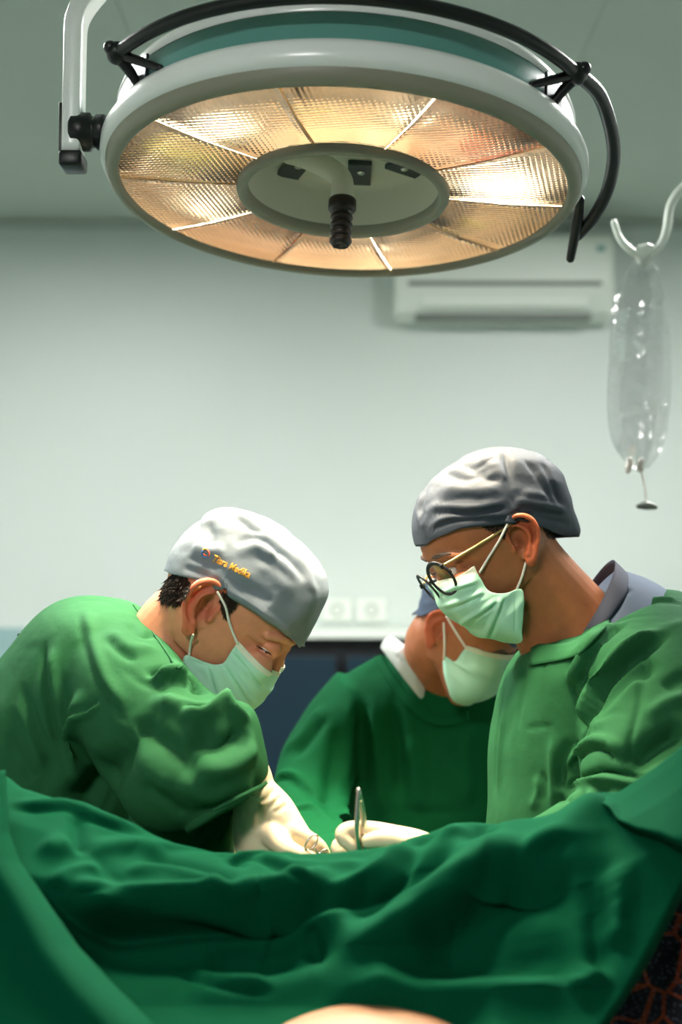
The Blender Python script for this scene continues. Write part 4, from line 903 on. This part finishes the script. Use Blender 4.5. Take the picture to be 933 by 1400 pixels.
    h2 = [ptube([(625, 1205, 1.80, 22), (590, 1210, 1.75, 25), (565, 1215, 1.72, 22)], n=18)] + [ptube([(566, 1212 + 2 * k, 1.69 + .02 * k, 10), (535, 1216 + 2 * k, 1.675 + .02 * k, 8.5), (515, 1224 + 2 * k, 1.67 + .02 * k, 7.5)], n=12) for k in range(4)] + [ptube([(588, 1216, 1.70, 13), (562, 1226, 1.67, 10), (545, 1232, 1.665, 8.5)], n=12)]
    g2 = remesh(h2, .003, 4); mk('glove', *g2, 'glove_latex', root)
    return root

# ------------------------------------------------------------------ the third one, behind, facing the viewer
def third_surgeon():
    sd = -1; M = head_matrix(598, 860, 2.08, -34, 35, sd, s=.90)
    base = (.16, 2.33, 0)
    neck = [tube([loc2w(M, (-25, 0, -5))[0], loc2w(M, (-36, 0, -55))[0], at(611, 930, 2.24), at(612, 985, 2.28)], [.056, .052, .052, .075], n=28)]
    low = lower_body(.16, 2.35, -PI / 2, h=np.array(at(605, 985, 2.29)))
    root, body, T = make_person('person', 'surgeon in green gown standing behind, face half hidden by the other man', base, M, sd, neck, 'skin_c',
        (srgb(176, 110, 74), srgb(136, 86, 60), srgb(190, 88, 60), .3), low, dict(vox=.003))
    mid = [(700, 880), (706, 850), (708, 815), (700, 785), (680, 765), (650, 758), (622, 765), (602, 782), (590, 800), (584, 822), (581, 850)]
    near = [(700, 884), (684, 870), (664, 856), (640, 846), (618, 838), (604, 836), (594, 842), (586, 850), (582, 854)]
    cap, cv, cf = cap_obj(M, sd, mid, near, [14, 58, 77, 80, 78, 60, 26], root, 'cap_dark', T, [])
    midm = [(706, 894), (708, 905), (702, 920), (692, 936), (678, 948), (662, 957), (644, 961)]
    nearm = [(640, 880), (633, 890), (624, 902), (616, 904), (607, 896), (606, 918), (614, 944)]
    G = arch(M, sd, midm, nearm, [54, 60, 66, 68, 68, 62, 54], 40, 41, .75, .75, 16); G = mask_obj(G, sd, root, T)
    V = fit_mask(M, G, T); fm = [1 if (q // 40) < 3 else 0 for q in range(39 * 40)]
    mask = solid(V, grid_faces(40, 41), .0014, 'face_mask', None, root, mats=['mask_green', 'mask_edge'], fmat=fm)
    def P3(px, py, off=.004):
        h = shoot(T, px, py) or (at(px, py, 1.7), np.array((0, -1., 0))); return h[0] + h[1] * off
    for pts in ([(638, 884), (624, 862), (612, 842)], [(609, 900), (608, 875), (607, 850)]):
        loop_cord('ear_loop', [P3(*p) for p in pts], .0019, mask)
    far_features(M, T, (1, -1), root)
    # white undershirt folded at the nape, grey scrub neckline
    wh = remesh([loft([(520, 885, 590, 975, 2.27, .095), (524, 876, 586, 940, 2.25, .085), (534, 868, 584, 905, 2.24, .065)])], .005, 5)
    Vw = sculpt(*wh, [('f', 6, 5, [(535, 890), (552, 905), (568, 935)]), ('v', 5, 5, [(545, 876), (560, 895), (572, 915)])]); mk('white_collar', Vw, wh[1], 'shirt_white', root)
    sc = remesh([loft([(530, 930, 690, 940, 2.29, .115), (558, 930, 660, 950, 2.27, .09), (568, 918, 645, 940, 2.262, .068)])], .005, 5); mk('scrub_shirt', *sc, 'scrub_navy', root)
    parts = [loft([(440, 1750, 785, 1750, 2.33, .15), (450, 1400, 770, 1400, 2.33, .145), (455, 1150, 765, 1150, 2.32, .135), (442, 1050, 770, 1050, 2.32, .135), (432, 985, 775, 985, 2.32, .135), (448, 945, 765, 945, 2.32, .13), (490, 912, 730, 925, 2.315, .115), (522, 898, 705, 915, 2.31, .10)]),
             loft([(462, 918, 530, 980, 2.32, .10), (432, 948, 508, 1000, 2.30, .10), (408, 985, 495, 1024, 2.27, .088), (380, 1040, 486, 1062, 2.22, .08), (372, 1100, 482, 1098, 2.13, .075), (385, 1135, 494, 1112, 2.04, .06), (420, 1170, 486, 1132, 1.93, .05), (445, 1195, 478, 1155, 1.85, .04)]),
             loft([(690, 920, 770, 1000, 2.31, .10), (720, 1010, 800, 1030, 2.27, .085), (720, 1110, 800, 1110, 2.2, .075), (690, 1180, 760, 1190, 2.1, .06), (640, 1210, 660, 1260, 2.0, .045)])]
    gv = remesh(parts, .005, 9)
    st = [('v', 12, 6, [(460, 985), (458, 1030), (452, 1075), (448, 1120)]), ('r', 14, 8, [(480, 950), (475, 1010), (470, 1080)]), ('r', 12, 8, [(505, 945), (515, 1000), (520, 1080), (522, 1130)]), ('v', 12, 8, [(540, 960), (545, 1030), (545, 1100)]), ('v', 10, 7, [(495, 960), (496, 1030), (498, 1110)]), ('r', 14, 7, [(560, 1000), (570, 1060), (575, 1120)]),
          ('f', 8, 9, [(372, 1072), (392, 1062), (415, 1075), (440, 1098)]), ('v', 8, 8, [(400, 1060), (430, 1085), (452, 1100)]), ('r', 9, 6, [(385, 1030), (410, 1010), (440, 960)]), ('v', 8, 6, [(400, 1040), (425, 1010), (450, 975)]), ('f', 6, 7, [(395, 1110), (425, 1105), (452, 1125)]), ('v', 4, 3, [(545, 1108), (590, 1112), (640, 1108)]), ('r', 10, 6, [(640, 990), (636, 1050), (640, 1110)])]
    V = sculpt(*gv, [(k, w_ * .92, h_ * 1.4, p) for k, w_, h_, p in st]); V = relax(V, gv[1], 1, .3); V = V + crumple(V, .0025, 14., 5) + creases(V, gv[1], .003, 12., .1, 8., (1.2, 1, .45)); V = relax(V, gv[1], 4, .4); gown = mk('gown', V, gv[1], 'gown_deep', root); GT = bvh(V, gv[1])
    strip('collar', [(523, 898), (538, 922), (558, 948), (582, 970), (606, 980), (640, 972)], [(512, 902), (528, 930), (550, 960), (578, 984), (606, 994), (642, 986)], GT, .004, 'gown_deep', gown, nv=6, th=.002)
    for s, P in ((0, [(470, 1180, 1.83, 22), (480, 1196, 1.79, 24), (486, 1206, 1.765, 21)]), (1, [(640, 1240, 1.98, 22), (610, 1246, 1.93, 25), (590, 1250, 1.905, 21)])):
        x, y, d = P[-1][:3]; q = [ptube(P, n=18)]
        for k in range(4): q.append(ptube([(x - 8 + 9 * k, y, d - .012, 10), (x - 8 + 10 * k, y + 6, d - .045, 8.5), (x - 6 + 10 * k, y + 18, d - .07, 7.5)], n=12))
        q.append(ptube([(x + (26 if s == 0 else -24), y - 2, d + .01, 12), (x + (36 if s == 0 else -34), y + 8, d - .02, 10), (x + (34 if s == 0 else -32), y + 16, d - .045, 8)], n=12))
        g = remesh(q, .003, 4); mk('glove', *g, 'glove_latex', root)
    return root
left_surgeon(); right_surgeon(); third_surgeon()

# ================================================================== table, patient, drape
def operating_table():
    t = thing('operating_table', 'padded operating table under the green drape', 'operating table', (0.02, 1.5, 0))
    x = .02
    mk('mattress', *box((x, 1.46, .80), (.245, .55, .04), .02), 'table_pad', t)
    mk('frame', *box((x, 1.46, .735), (.235, .53, .022), .006), 'table_metal', t, smooth=False)
    for s in (-1, 1): mk('side_rail', *box((x + s * .255, 1.46, .735), (.008, .5, .014), .003), 'table_metal', t, smooth=False)
    mk('column', *box((x, 1.5, .40), (.12, .16, .32), .02), 'table_metal', t, smooth=False)
    mk('base', *box((x, 1.5, .045), (.19, .40, .045), .02), 'table_metal', t, smooth=False)
    # screen frame at the head end: upright from the rail and a cross bar
    mk('screen_post', *tube([(x + .262, 1.40, .70), (x + .30, 1.40, .74), (x + .58, 1.40, .76), (x + .60, 1.40, .80), (x + .60, 1.40, 1.04), (x + .58, 1.40, 1.067), (x + .54, 1.40, 1.07), (x + .24, 1.40, 1.07)], .009, n=12, sm=False, seg=80), 'table_metal', t)
operating_table()
def patient():
    R = Matrix(((0, 1, 0, 0), (math.sin(math.radians(30)), 0, -math.cos(math.radians(30)), 0), (math.cos(math.radians(30)), 0, math.sin(math.radians(30)), 0), (0, 0, 0, 1)))
    c = at(496, 1410, 1.03); M = Matrix.Translation(Vector((c[0], 1.012, .924))) @ R; x = c[0]
    root = thing('person', 'patient lying under the green drape, only the forehead showing', 'person', (x, 1.5, .845))
    body = [tube([loc2w(M, (-25, 0, -5))[0], loc2w(M, (-30, 0, -60))[0], (x, 1.19, .91)], [.055, .052, .07], n=20),
            tube([(x, 1.2, .915), (x - .005, 1.4, .915), (x - .01, 1.6, .915), (x - .015, 1.78, .91)], [.08, .085, .08, .082], n=24, flat=1.9, ref=(0, 0, 1))]
    for s in (-1, 1):
        body.append(tube([(x + s * .13, 1.22, .91), (x + s * .19, 1.42, .89), (x + s * .17, 1.62, .885), (x + s * .11, 1.76, .90)], [.05, .042, .036, .03], n=14))
        body.append(tube([(x + s * .08, 1.78, .905), (x + s * .09, 2.02, .90), (x + s * .09, 2.09, .82), (x + s * .09, 2.09, .50), (x + s * .09, 2.06, .44)], [.075, .058, .05, .04, .035], n=16))
    hv = remesh(head_parts(M), .003, 5); b = MB(); b.add(*hv); lv = remesh(body, .007, 6); b.add(*lv)
    o = b.obj('body', 'skin_p', root); skin_colour(o, M, srgb(150, 112, 84), srgb(130, 90, 66), srgb(196, 130, 100), .2)
    # short hair over the crown
    G = []
    for el in np.linspace(-.1, PI / 2, 14):
        for az in np.linspace(0, 2 * PI, 40, endpoint=False):
            up = 18 + 66 * max(0, math.cos(az)); z = up + (132 - up) * math.sin(max(el, 0)) + (0 if el >= 0 else -4); r = math.cos(max(el, 0)) ** .8
            G.append((((103 if math.cos(az) > 0 else 103) * math.cos(az) * r - 2, 80 * math.sin(az) * r, z)))
    V = push_out(loc2w(M, G), bvh(*hv), .003); mk('hair', V, grid_faces(14, 40, wrap_v=True), 'hair', root)
    pl = ball((x, 1.035, .870), (.17, .10, .03)); tag(mk('head_pillow', *remesh([pl], .006, 3), 'shirt_white', loc=(x, 1.035, .835)), 'white pillow under the head of the patient', 'pillow')
patient()

RIDGE = [(-260, 1040), (-60, 1046), (0, 1050), (30, 1072), (100, 1092), (160, 1108), (200, 1126), (260, 1149), (330, 1162), (400, 1164), (450, 1166), (500, 1169), (530, 1159), (555, 1144), (590, 1133), (615, 1122), (640, 1121), (665, 1127), (690, 1116), (720, 1119), (760, 1113), (800, 1102), (850, 1086), (900, 1050), (933, 1023), (1000, 985), (1180, 970)]
RI = np.array(RIDGE, float)
def ridge(px): return np.interp(px, RI[:, 0], RI[:, 1])
def dfront(v): return np.interp(v, [0, .03, .12, .27, .45, .70, 1.], [1.392, 1.375, 1.335, 1.292, 1.268, 1.222, 1.14])
def drape():
    root = thing('surgical_drape', 'dark green surgical drape hanging in folds across the foreground', 'drape', (0.02, 1.35, .93))
    BOT = 1470; nu, nvf = 330, 170; pr = lambda py: np.interp(py, [900, 1100, 1172, 1400, 1500], [1190, 1120, 952, 822, 765]); V = []
    for i in range(nu):
        u = i / (nu - 1); col = []
        # back half, from far to the ridge
        px0 = -260 + (1190 + 260) * u; top = ridge(px0); R0 = at(px0, top, 1.392)
        xw = np.clip(R0[0], -.27, .30); drop = max(0, abs(R0[0] - .015) - .25) * 1.2
        for d, dz in ((2.0, -.30), (1.96, -.12), (1.85, -.105), (1.7, -.10), (1.6, -.095), (1.5, -.075), (1.45, -.045), (1.42, -.018), (1.405, -.004)):
            k = (d - 1.392) / .25; xx = R0[0] + (xw - R0[0]) * min(1, max(0, k)); zz = R0[2] + dz
            if d > 1.48: zz = 1.005 + (-.25 if d > 1.98 else 0) - min(.3, drop * 2)
            col.append((xx, d, zz))
        for j in range(nvf):
            v = (j + 1) / nvf; py = top + (BOT - top) * v; px = -260 + (pr(py) + 260) * u
            py = max(py, ridge(px) + (BOT - ridge(px)) * v); d = dfront(v) + .06 * max(0, (u - .985) / .015) ** 2
            col.append(tuple(at(px, py, d)))
        V.append(col)
    nv = nvf + 9; V = np.array(V).reshape(-1, 3); Fc = np.array(grid_faces(nu, nv)); n = normals(V, Fc)
    if n[nvf // 2 + 9][1] > 0: Fc = Fc[:, ::-1]
    st1 = [ # large folds
        ('f', 20, 26, [(60, 1205), (95, 1236), (150, 1252), (250, 1246), (340, 1242), (405, 1234), (450, 1212), (490, 1190)]), ('v', 34, 26, [(90, 1262), (180, 1285), (280, 1290), (380, 1280), (450, 1262)]),
        ('r', 20, 22, [(440, 1335), (500, 1290), (570, 1245), (640, 1192), (690, 1148), (712, 1122)]), ('v', 30, 34, [(560, 1300), (640, 1262), (720, 1222), (800, 1190)]), ('v', 16, 16, [(470, 1265), (530, 1225), (590, 1180), (630, 1150)]),
        ('f', 13, 16, [(430, 1230), (480, 1222), (530, 1200), (556, 1168), (570, 1148)]), ('r', 22, 22, [(440, 1372), (540, 1352), (640, 1346), (740, 1356), (810, 1350)]), ('v', 26, 26, [(520, 1330), (600, 1320), (700, 1310), (800, 1290)]),
        ('r', 26, 20, [(730, 1190), (770, 1150), (810, 1115), (845, 1098)]), ('v', 12, 15, [(818, 1165), (819, 1230), (817, 1300), (815, 1340)]), ('r', 14, 14, [(838, 1180), (842, 1240), (836, 1300)]), ('r', 13, 16, [(775, 1358), (800, 1345), (822, 1325)]),
        ('r', 26, 12, [(250, 1345), (340, 1342), (420, 1325), (470, 1305)]), ('v', 22, 18, [(260, 1318), (350, 1310), (430, 1295), (480, 1280)]), ('v', 24, 20, [(440, 1392), (560, 1385), (680, 1388)])]
    V = sculpt(V, Fc, [(k, w_, h_ * 1.1, p) for k, w_, h_, p in st1])
    st2 = [ # smaller ones
        ('f', 7, 9, [(10, 1104), (50, 1106), (95, 1104), (140, 1124), (200, 1146)]), ('v', 8, 10, [(108, 1108), (108, 1135), (113, 1172)]), ('r', 11, 10, [(122, 1172), (150, 1160), (190, 1158), (230, 1168)]), ('r', 9, 9, [(78, 1218), (85, 1200), (110, 1192), (140, 1192)]), ('v', 9, 8, [(90, 1225), (130, 1215), (165, 1200)]),
        ('r', 9, 8, [(150, 1205), (200, 1188), (260, 1195), (330, 1210), (390, 1206)]), ('v', 9, 8, [(180, 1180), (240, 1182), (300, 1196), (350, 1214)]), ('f', 8, 8, [(300, 1178), (340, 1170), (380, 1182), (430, 1200)]), ('v', 7, 7, [(300, 1164), (320, 1176), (345, 1182)]), ('r', 8, 7, [(400, 1180), (450, 1186), (500, 1180)]),
        ('v', 9, 9, [(560, 1160), (590, 1145), (612, 1136)]), ('r', 9, 8, [(575, 1150), (605, 1140), (640, 1135)]), ('v', 9, 8, [(640, 1150), (660, 1140), (672, 1128)]), ('v', 10, 9, [(735, 1175), (755, 1160), (770, 1140)]), ('r', 8, 7, [(720, 1150), (745, 1140), (770, 1128)]),
        ('r', 9, 9, [(500, 1222), (520, 1215), (545, 1204)]), ('f', 8, 8, [(240, 1330), (300, 1345), (380, 1352)]), ('v', 8, 9, [(425, 1260), (428, 1290), (440, 1320)]), ('r', 12, 8, [(60, 1150), (80, 1160), (100, 1150)])]
    V = sculpt(V, Fc, st2); V = relax(V, Fc, 5, .4); V = V + crumple(V, .003, 9., 7)
    solid(V, Fc, .0015, 'main_sheet', 'drape_green', root)
    # overlapping fold that comes forward at the left
    E = np.array([(6, 1052), (8, 1085), (13, 1140), (26, 1178), (62, 1232), (105, 1296), (150, 1345), (205, 1400), (255, 1470)], float); nu, nv = 70, 110; V = []
    for i in range(nu):
        u = i / (nu - 1)
        for j in range(nv):
            v = j / (nv - 1); py = 1052 + (1480 - 1052) * v; ex = np.interp(py, E[:, 1], E[:, 0]); px = -280 + (ex + 280) * (1 - (1 - u) ** 1.3)
            d = 1.31 - .215 * v ** .9 + .05 * max(0, (u - .86) / .14) ** 2 - .014 * math.exp(-((u - .80) / .10) ** 2) + .012 * math.sin(px * .022 + v * 3) * (1 - u)
            V.append(at(px, py, d))
    V = np.array(V); V = V + crumple(V, .004, 8., 2); solid(V, grid_faces(nu, nv), .0015, 'front_fold', 'drape_green', root)
    # corner flap folded over at the right
    nu, nv = 80, 60; V = []; hem = np.array([(822, 1094), (836, 1104), (846, 1122), (870, 1138), (905, 1150), (935, 1168), (1010, 1192), (1180, 1210)], float)
    for i in range(nu):
        px = 824 + (1180 - 824) * (i / (nu - 1)) ** 1.2; t0 = ridge(px) - 3; h0 = np.interp(px, hem[:, 0], hem[:, 1])
        for j in range(nv):
            v = j / (nv - 1); py = t0 + (max(h0, t0 + 6) - t0) * v; vv = (py - t0) / (1470 - t0)
            d = dfront(vv) - .012 - .022 * v + .028 * max(0, (v - .88) / .12) ** 2 + .006 * math.sin(px * .05 + v * 2)
            V.append(at(px, py, d))
    V = np.array(V); V = V + crumple(V, .003, 14., 4); solid(V, grid_faces(nu, nv), .0015, 'corner_flap', 'drape_green', root)
drape()

def blanket():
    m = mat('batik_print', (.006, .006, .010), .85); nt = m.node_tree; N = nt.nodes; L = nt.links; p = N['Principled BSDF']
    tc = N.new('ShaderNodeTexCoord'); mp = N.new('ShaderNodeMapping'); mp.inputs['Scale'].default_value = (1, .3, 1); L.new(tc.outputs['Object'], mp.inputs[0])
    v = N.new('ShaderNodeTexVoronoi'); v.feature = 'DISTANCE_TO_EDGE'; v.inputs['Scale'].default_value = 26; L.new(mp.outputs[0], v.inputs['Vector'])
    r = N.new('ShaderNodeValToRGB'); r.color_ramp.elements[0].position = .03; r.color_ramp.elements[0].color = (.26, .05, .014, 1); r.color_ramp.elements[1].position = .06; r.color_ramp.elements[1].color = (.008, .008, .014, 1); L.new(v.outputs['Distance'], r.inputs[0])
    v2 = N.new('ShaderNodeTexVoronoi'); v2.inputs['Scale'].default_value = 210; L.new(mp.outputs[0], v2.inputs['Vector'])
    r2 = N.new('ShaderNodeValToRGB'); r2.color_ramp.elements[0].position = .25; r2.color_ramp.elements[0].color = (.05, .06, .08, 1); r2.color_ramp.elements[1].position = .4; r2.color_ramp.elements[1].color = (0, 0, 0, 1); L.new(v2.outputs['Distance'], r2.inputs[0])
    ad = N.new('ShaderNodeMix'); ad.data_type = 'RGBA'; ad.blend_type = 'ADD'; ad.inputs[0].default_value = 1; L.new(r.outputs[0], ad.inputs[6]); L.new(r2.outputs[0], ad.inputs[7]); L.new(ad.outputs[2], p.inputs['Base Color'])
    nu, nv = 90, 90; V = []
    for i in range(nu):
        x = .25 + .34 * i / (nu - 1); wv = .010 * math.sin(x * 55) + .006 * math.sin(x * 120 + 1)
        for j in range(nv):
            s = j / (nv - 1) * .80                       # up the back, over the bar, down the front
            if s < .2: y, z, k = 1.413, 1.07 - (.2 - s), 0
            elif s < .24: a = (s - .2) / .04 * PI; y, z, k = 1.40 + .013 * math.cos(a), 1.07 + .013 * math.sin(a), 0
            else: y, z, k = 1.387, 1.07 - (s - .24), min(1, (s - .24) / .1)
            V.append((x, y - k * (.006 + wv), z))
    V = np.array(V)
    o = solid(V, grid_faces(nu, nv), .003, 'patterned_blanket', 'batik_print', None); o.location = (.42, 1.39, .55); o.data.transform(Matrix.Translation((-.42, -1.39, -.55)))
    tag(o, 'dark blanket with orange net print beside the drape, lower right', 'blanket')
blanket()

# ------------------------------------------------------------------ instruments
def instruments():
    f = thing('forceps', 'steel tweezer forceps held upright in the gloved fingers', 'forceps', at(497, 1190, 1.49))
    for s, pts in ((-1, [(490.5, 1082, 1.479, 2.2), (489.5, 1095, 1.478, 2.6), (488.5, 1125, 1.476, 3.4), (491, 1155, 1.476, 3.2), (497, 1192, 1.478, 1.2)]), (1, [(491.5, 1082, 1.483, 2.2), (494.5, 1095, 1.484, 2.8), (497.5, 1122, 1.487, 3.8), (498, 1155, 1.486, 3.2), (498, 1192, 1.481, 1.2)])):
        mk('blade', *ptube(pts, n=10, flat=.8), 'steel', f)
    mk('joint', *ptube([(490.5, 1080, 1.481, 3), (491.5, 1086, 1.481, 3.4), (492, 1093, 1.481, 3.2)], n=10), 'steel', f)
    g = thing('needle_holder', 'steel needle holder ring under the fingers of the bent surgeon', 'needle holder', at(432, 1190, 1.53))
    for k, (cx, cy, d) in enumerate(((426, 1152, 1.525), (440, 1172, 1.535))):
        a = np.linspace(0, 2 * PI, 25)[:-1]; u = np.array((.62, .1, -.55)); v = np.array((.62, .2, .75)); c = at(cx, cy, d); Q = np.array([c + .0062 * u * math.cos(x) + .0105 * v * math.sin(x) for x in a]); R = []
        for q in Q:
            rad = (q - c) / np.linalg.norm(q - c); nn = np.cross(u, v); nn /= np.linalg.norm(nn); R.append(np.array([q + .0013 * (rad * math.cos(b) + nn * math.sin(b)) for b in np.linspace(0, 2 * PI, 8, endpoint=False)]))
        mk('finger_ring', np.concatenate(R), grid_faces(24, 8, wrap_u=True, wrap_v=True), 'steel', g)
    for s in (0, 1): mk('shank', *ptube([((431, 1161, 1.526, 1.8), (441, 1182, 1.536, 1.8))[s], (452, 1188, 1.535, 2.2), (474 + 3 * s, 1206, 1.54, 1.6)], n=8), 'steel', g)
instruments()

# ------------------------------------------------------------------ drip stand and bag
def drip():
    d = 2.25; pole = at(1000, 500, d); x, y = pole[0], pole[1]
    t = thing('iv_stand', 'white drip stand hook reaching in at the right edge', 'drip stand', (x, y, 0))
    zt = at(1000, 232, d)[2]
    mk('pole', *tube([(x, y, .08), (x, y, 1.0), (x, y, zt)], .011, n=16, sm=False), 'white_plastic', t)
    mk('hook', *tube([(x, y, zt - .01), at(985, 238, d), at(955, 245, d), at(933, 258, d), at(917, 282, d), at(912, 312, d), at(904, 334, d), at(890, 346, d), at(872, 347, d), at(856, 336, d), at(846, 322, d), at(840, 304, d)], [.0085, .0085, .0085, .008, .0078, .0075, .007, .0065, .0065, .0065, .006, .0055], n=14, seg=80), 'white_plastic', t)
    mk('collar', *lathe_at([(.011, 1.0), (.02, 1.0), (.022, 1.01), (.022, 1.05), (.02, 1.06), (.011, 1.06)], (x, y)), 'grey_plastic', t)
    for k in range(5):
        a = k * 2 * PI / 5 + .3; u = np.array((math.cos(a), math.sin(a), 0)); l = mk('leg', *tube([np.array((x, y, .10)), np.array((x, y, .09)) + u * .12, np.array((x, y, .065)) + u * .25], [.012, .011, .010], n=10), 'white_plastic', t)
        mk('caster', *ball(np.array((x, y, .028)) + u * .25, (.026, .026, .027)), 'black_rubber', l)
    b = thing('iv_bag', 'clear plastic infusion bag hanging from the white hook', 'infusion bag', at(875, 640, d))
    clear_mat('bag_plastic', .85, (1, 1, 1), .12, bump=[(12, .8, .02, 2), (60, .2, .006, 2)])
    S = [(880, 352, 11), (879, 366, 18), (878, 385, 26), (876, 410, 34), (875, 450, 39), (875, 500, 42), (874, 545, 42.5), (873, 580, 40), (873, 603, 35), (874, 620, 27), (875, 632, 18), (876, 640, 10)]
    V, Fc = loft([(cx - w, py, cx + w, py + .01, d, w / F * d * .55) for cx, py, w in S], n=72, k=8)
    c0 = at(875, 500, d); rr = V - np.array((c0[0], d, 0)); ang = np.arctan2(rr[:, 1] * 1.8, rr[:, 0]); zz = (V[:, 2] - V[:, 2].min()) / np.ptp(V[:, 2])
    k = 1 + .07 * np.sin(ang * 5 + zz * 3) * np.clip(zz * 1.2, .2, 1) + .04 * np.sin(ang * 9 - zz * 7); V[:, 0] = c0[0] + (V[:, 0] - c0[0]) * (1 + (k - 1) * .5); V[:, 1] = d + (V[:, 1] - d) * k
    mk('bag', V, Fc, 'bag_plastic', b)
    tb = remesh([ptube([(880, 356, d, 12), (879, 346, d, 10), (876, 340, d, 8)], n=14, flat=.6), ptube([(872, 350, d, 6), (884, 337, d, 6), (892, 338, d, 5)], n=10), ptube([(890, 352, d, 5), (886, 344, d, 7)], n=10)], .0025, 3)
    mk('hanging_tab', *tb, 'bag_tab' if 'bag_tab' in MATS else 'white_plastic', b)
    mk('seam', *loft([(cx - w - 1.2, py, cx + w + 1.2, py + .01, d, .0016) for cx, py, w in S[1:]], n=24, k=6), 'bag_plastic', b)
    mat('port_plastic', srgb(236, 226, 214), .35, trans=.4)
    for dx, h in ((-14, 14), (2, 12)): mk('port', *ptube([(875 + dx, 630, d, 6), (874 + dx, 640, d, 6.5), (873 + dx, 630 + h, d, 5)], n=12), 'port_plastic', b)
    mk('drip_tube', *ptube([(877, 640, d, 1.8), (880, 655, d, 1.8), (883, 672, d, 1.8), (884, 690, d, 1.8)], n=8), 'port_plastic', b)
    mk('roller_clamp', *ptube([(874, 692, d, 5), (884, 691, d, 8), (896, 693, d, 5)], n=12), 'grey_plastic', b)
def lathe_at(pr, xy):
    V, Fc = lathe(pr, 24); return V + np.array((xy[0], xy[1], 0)), Fc
drip()
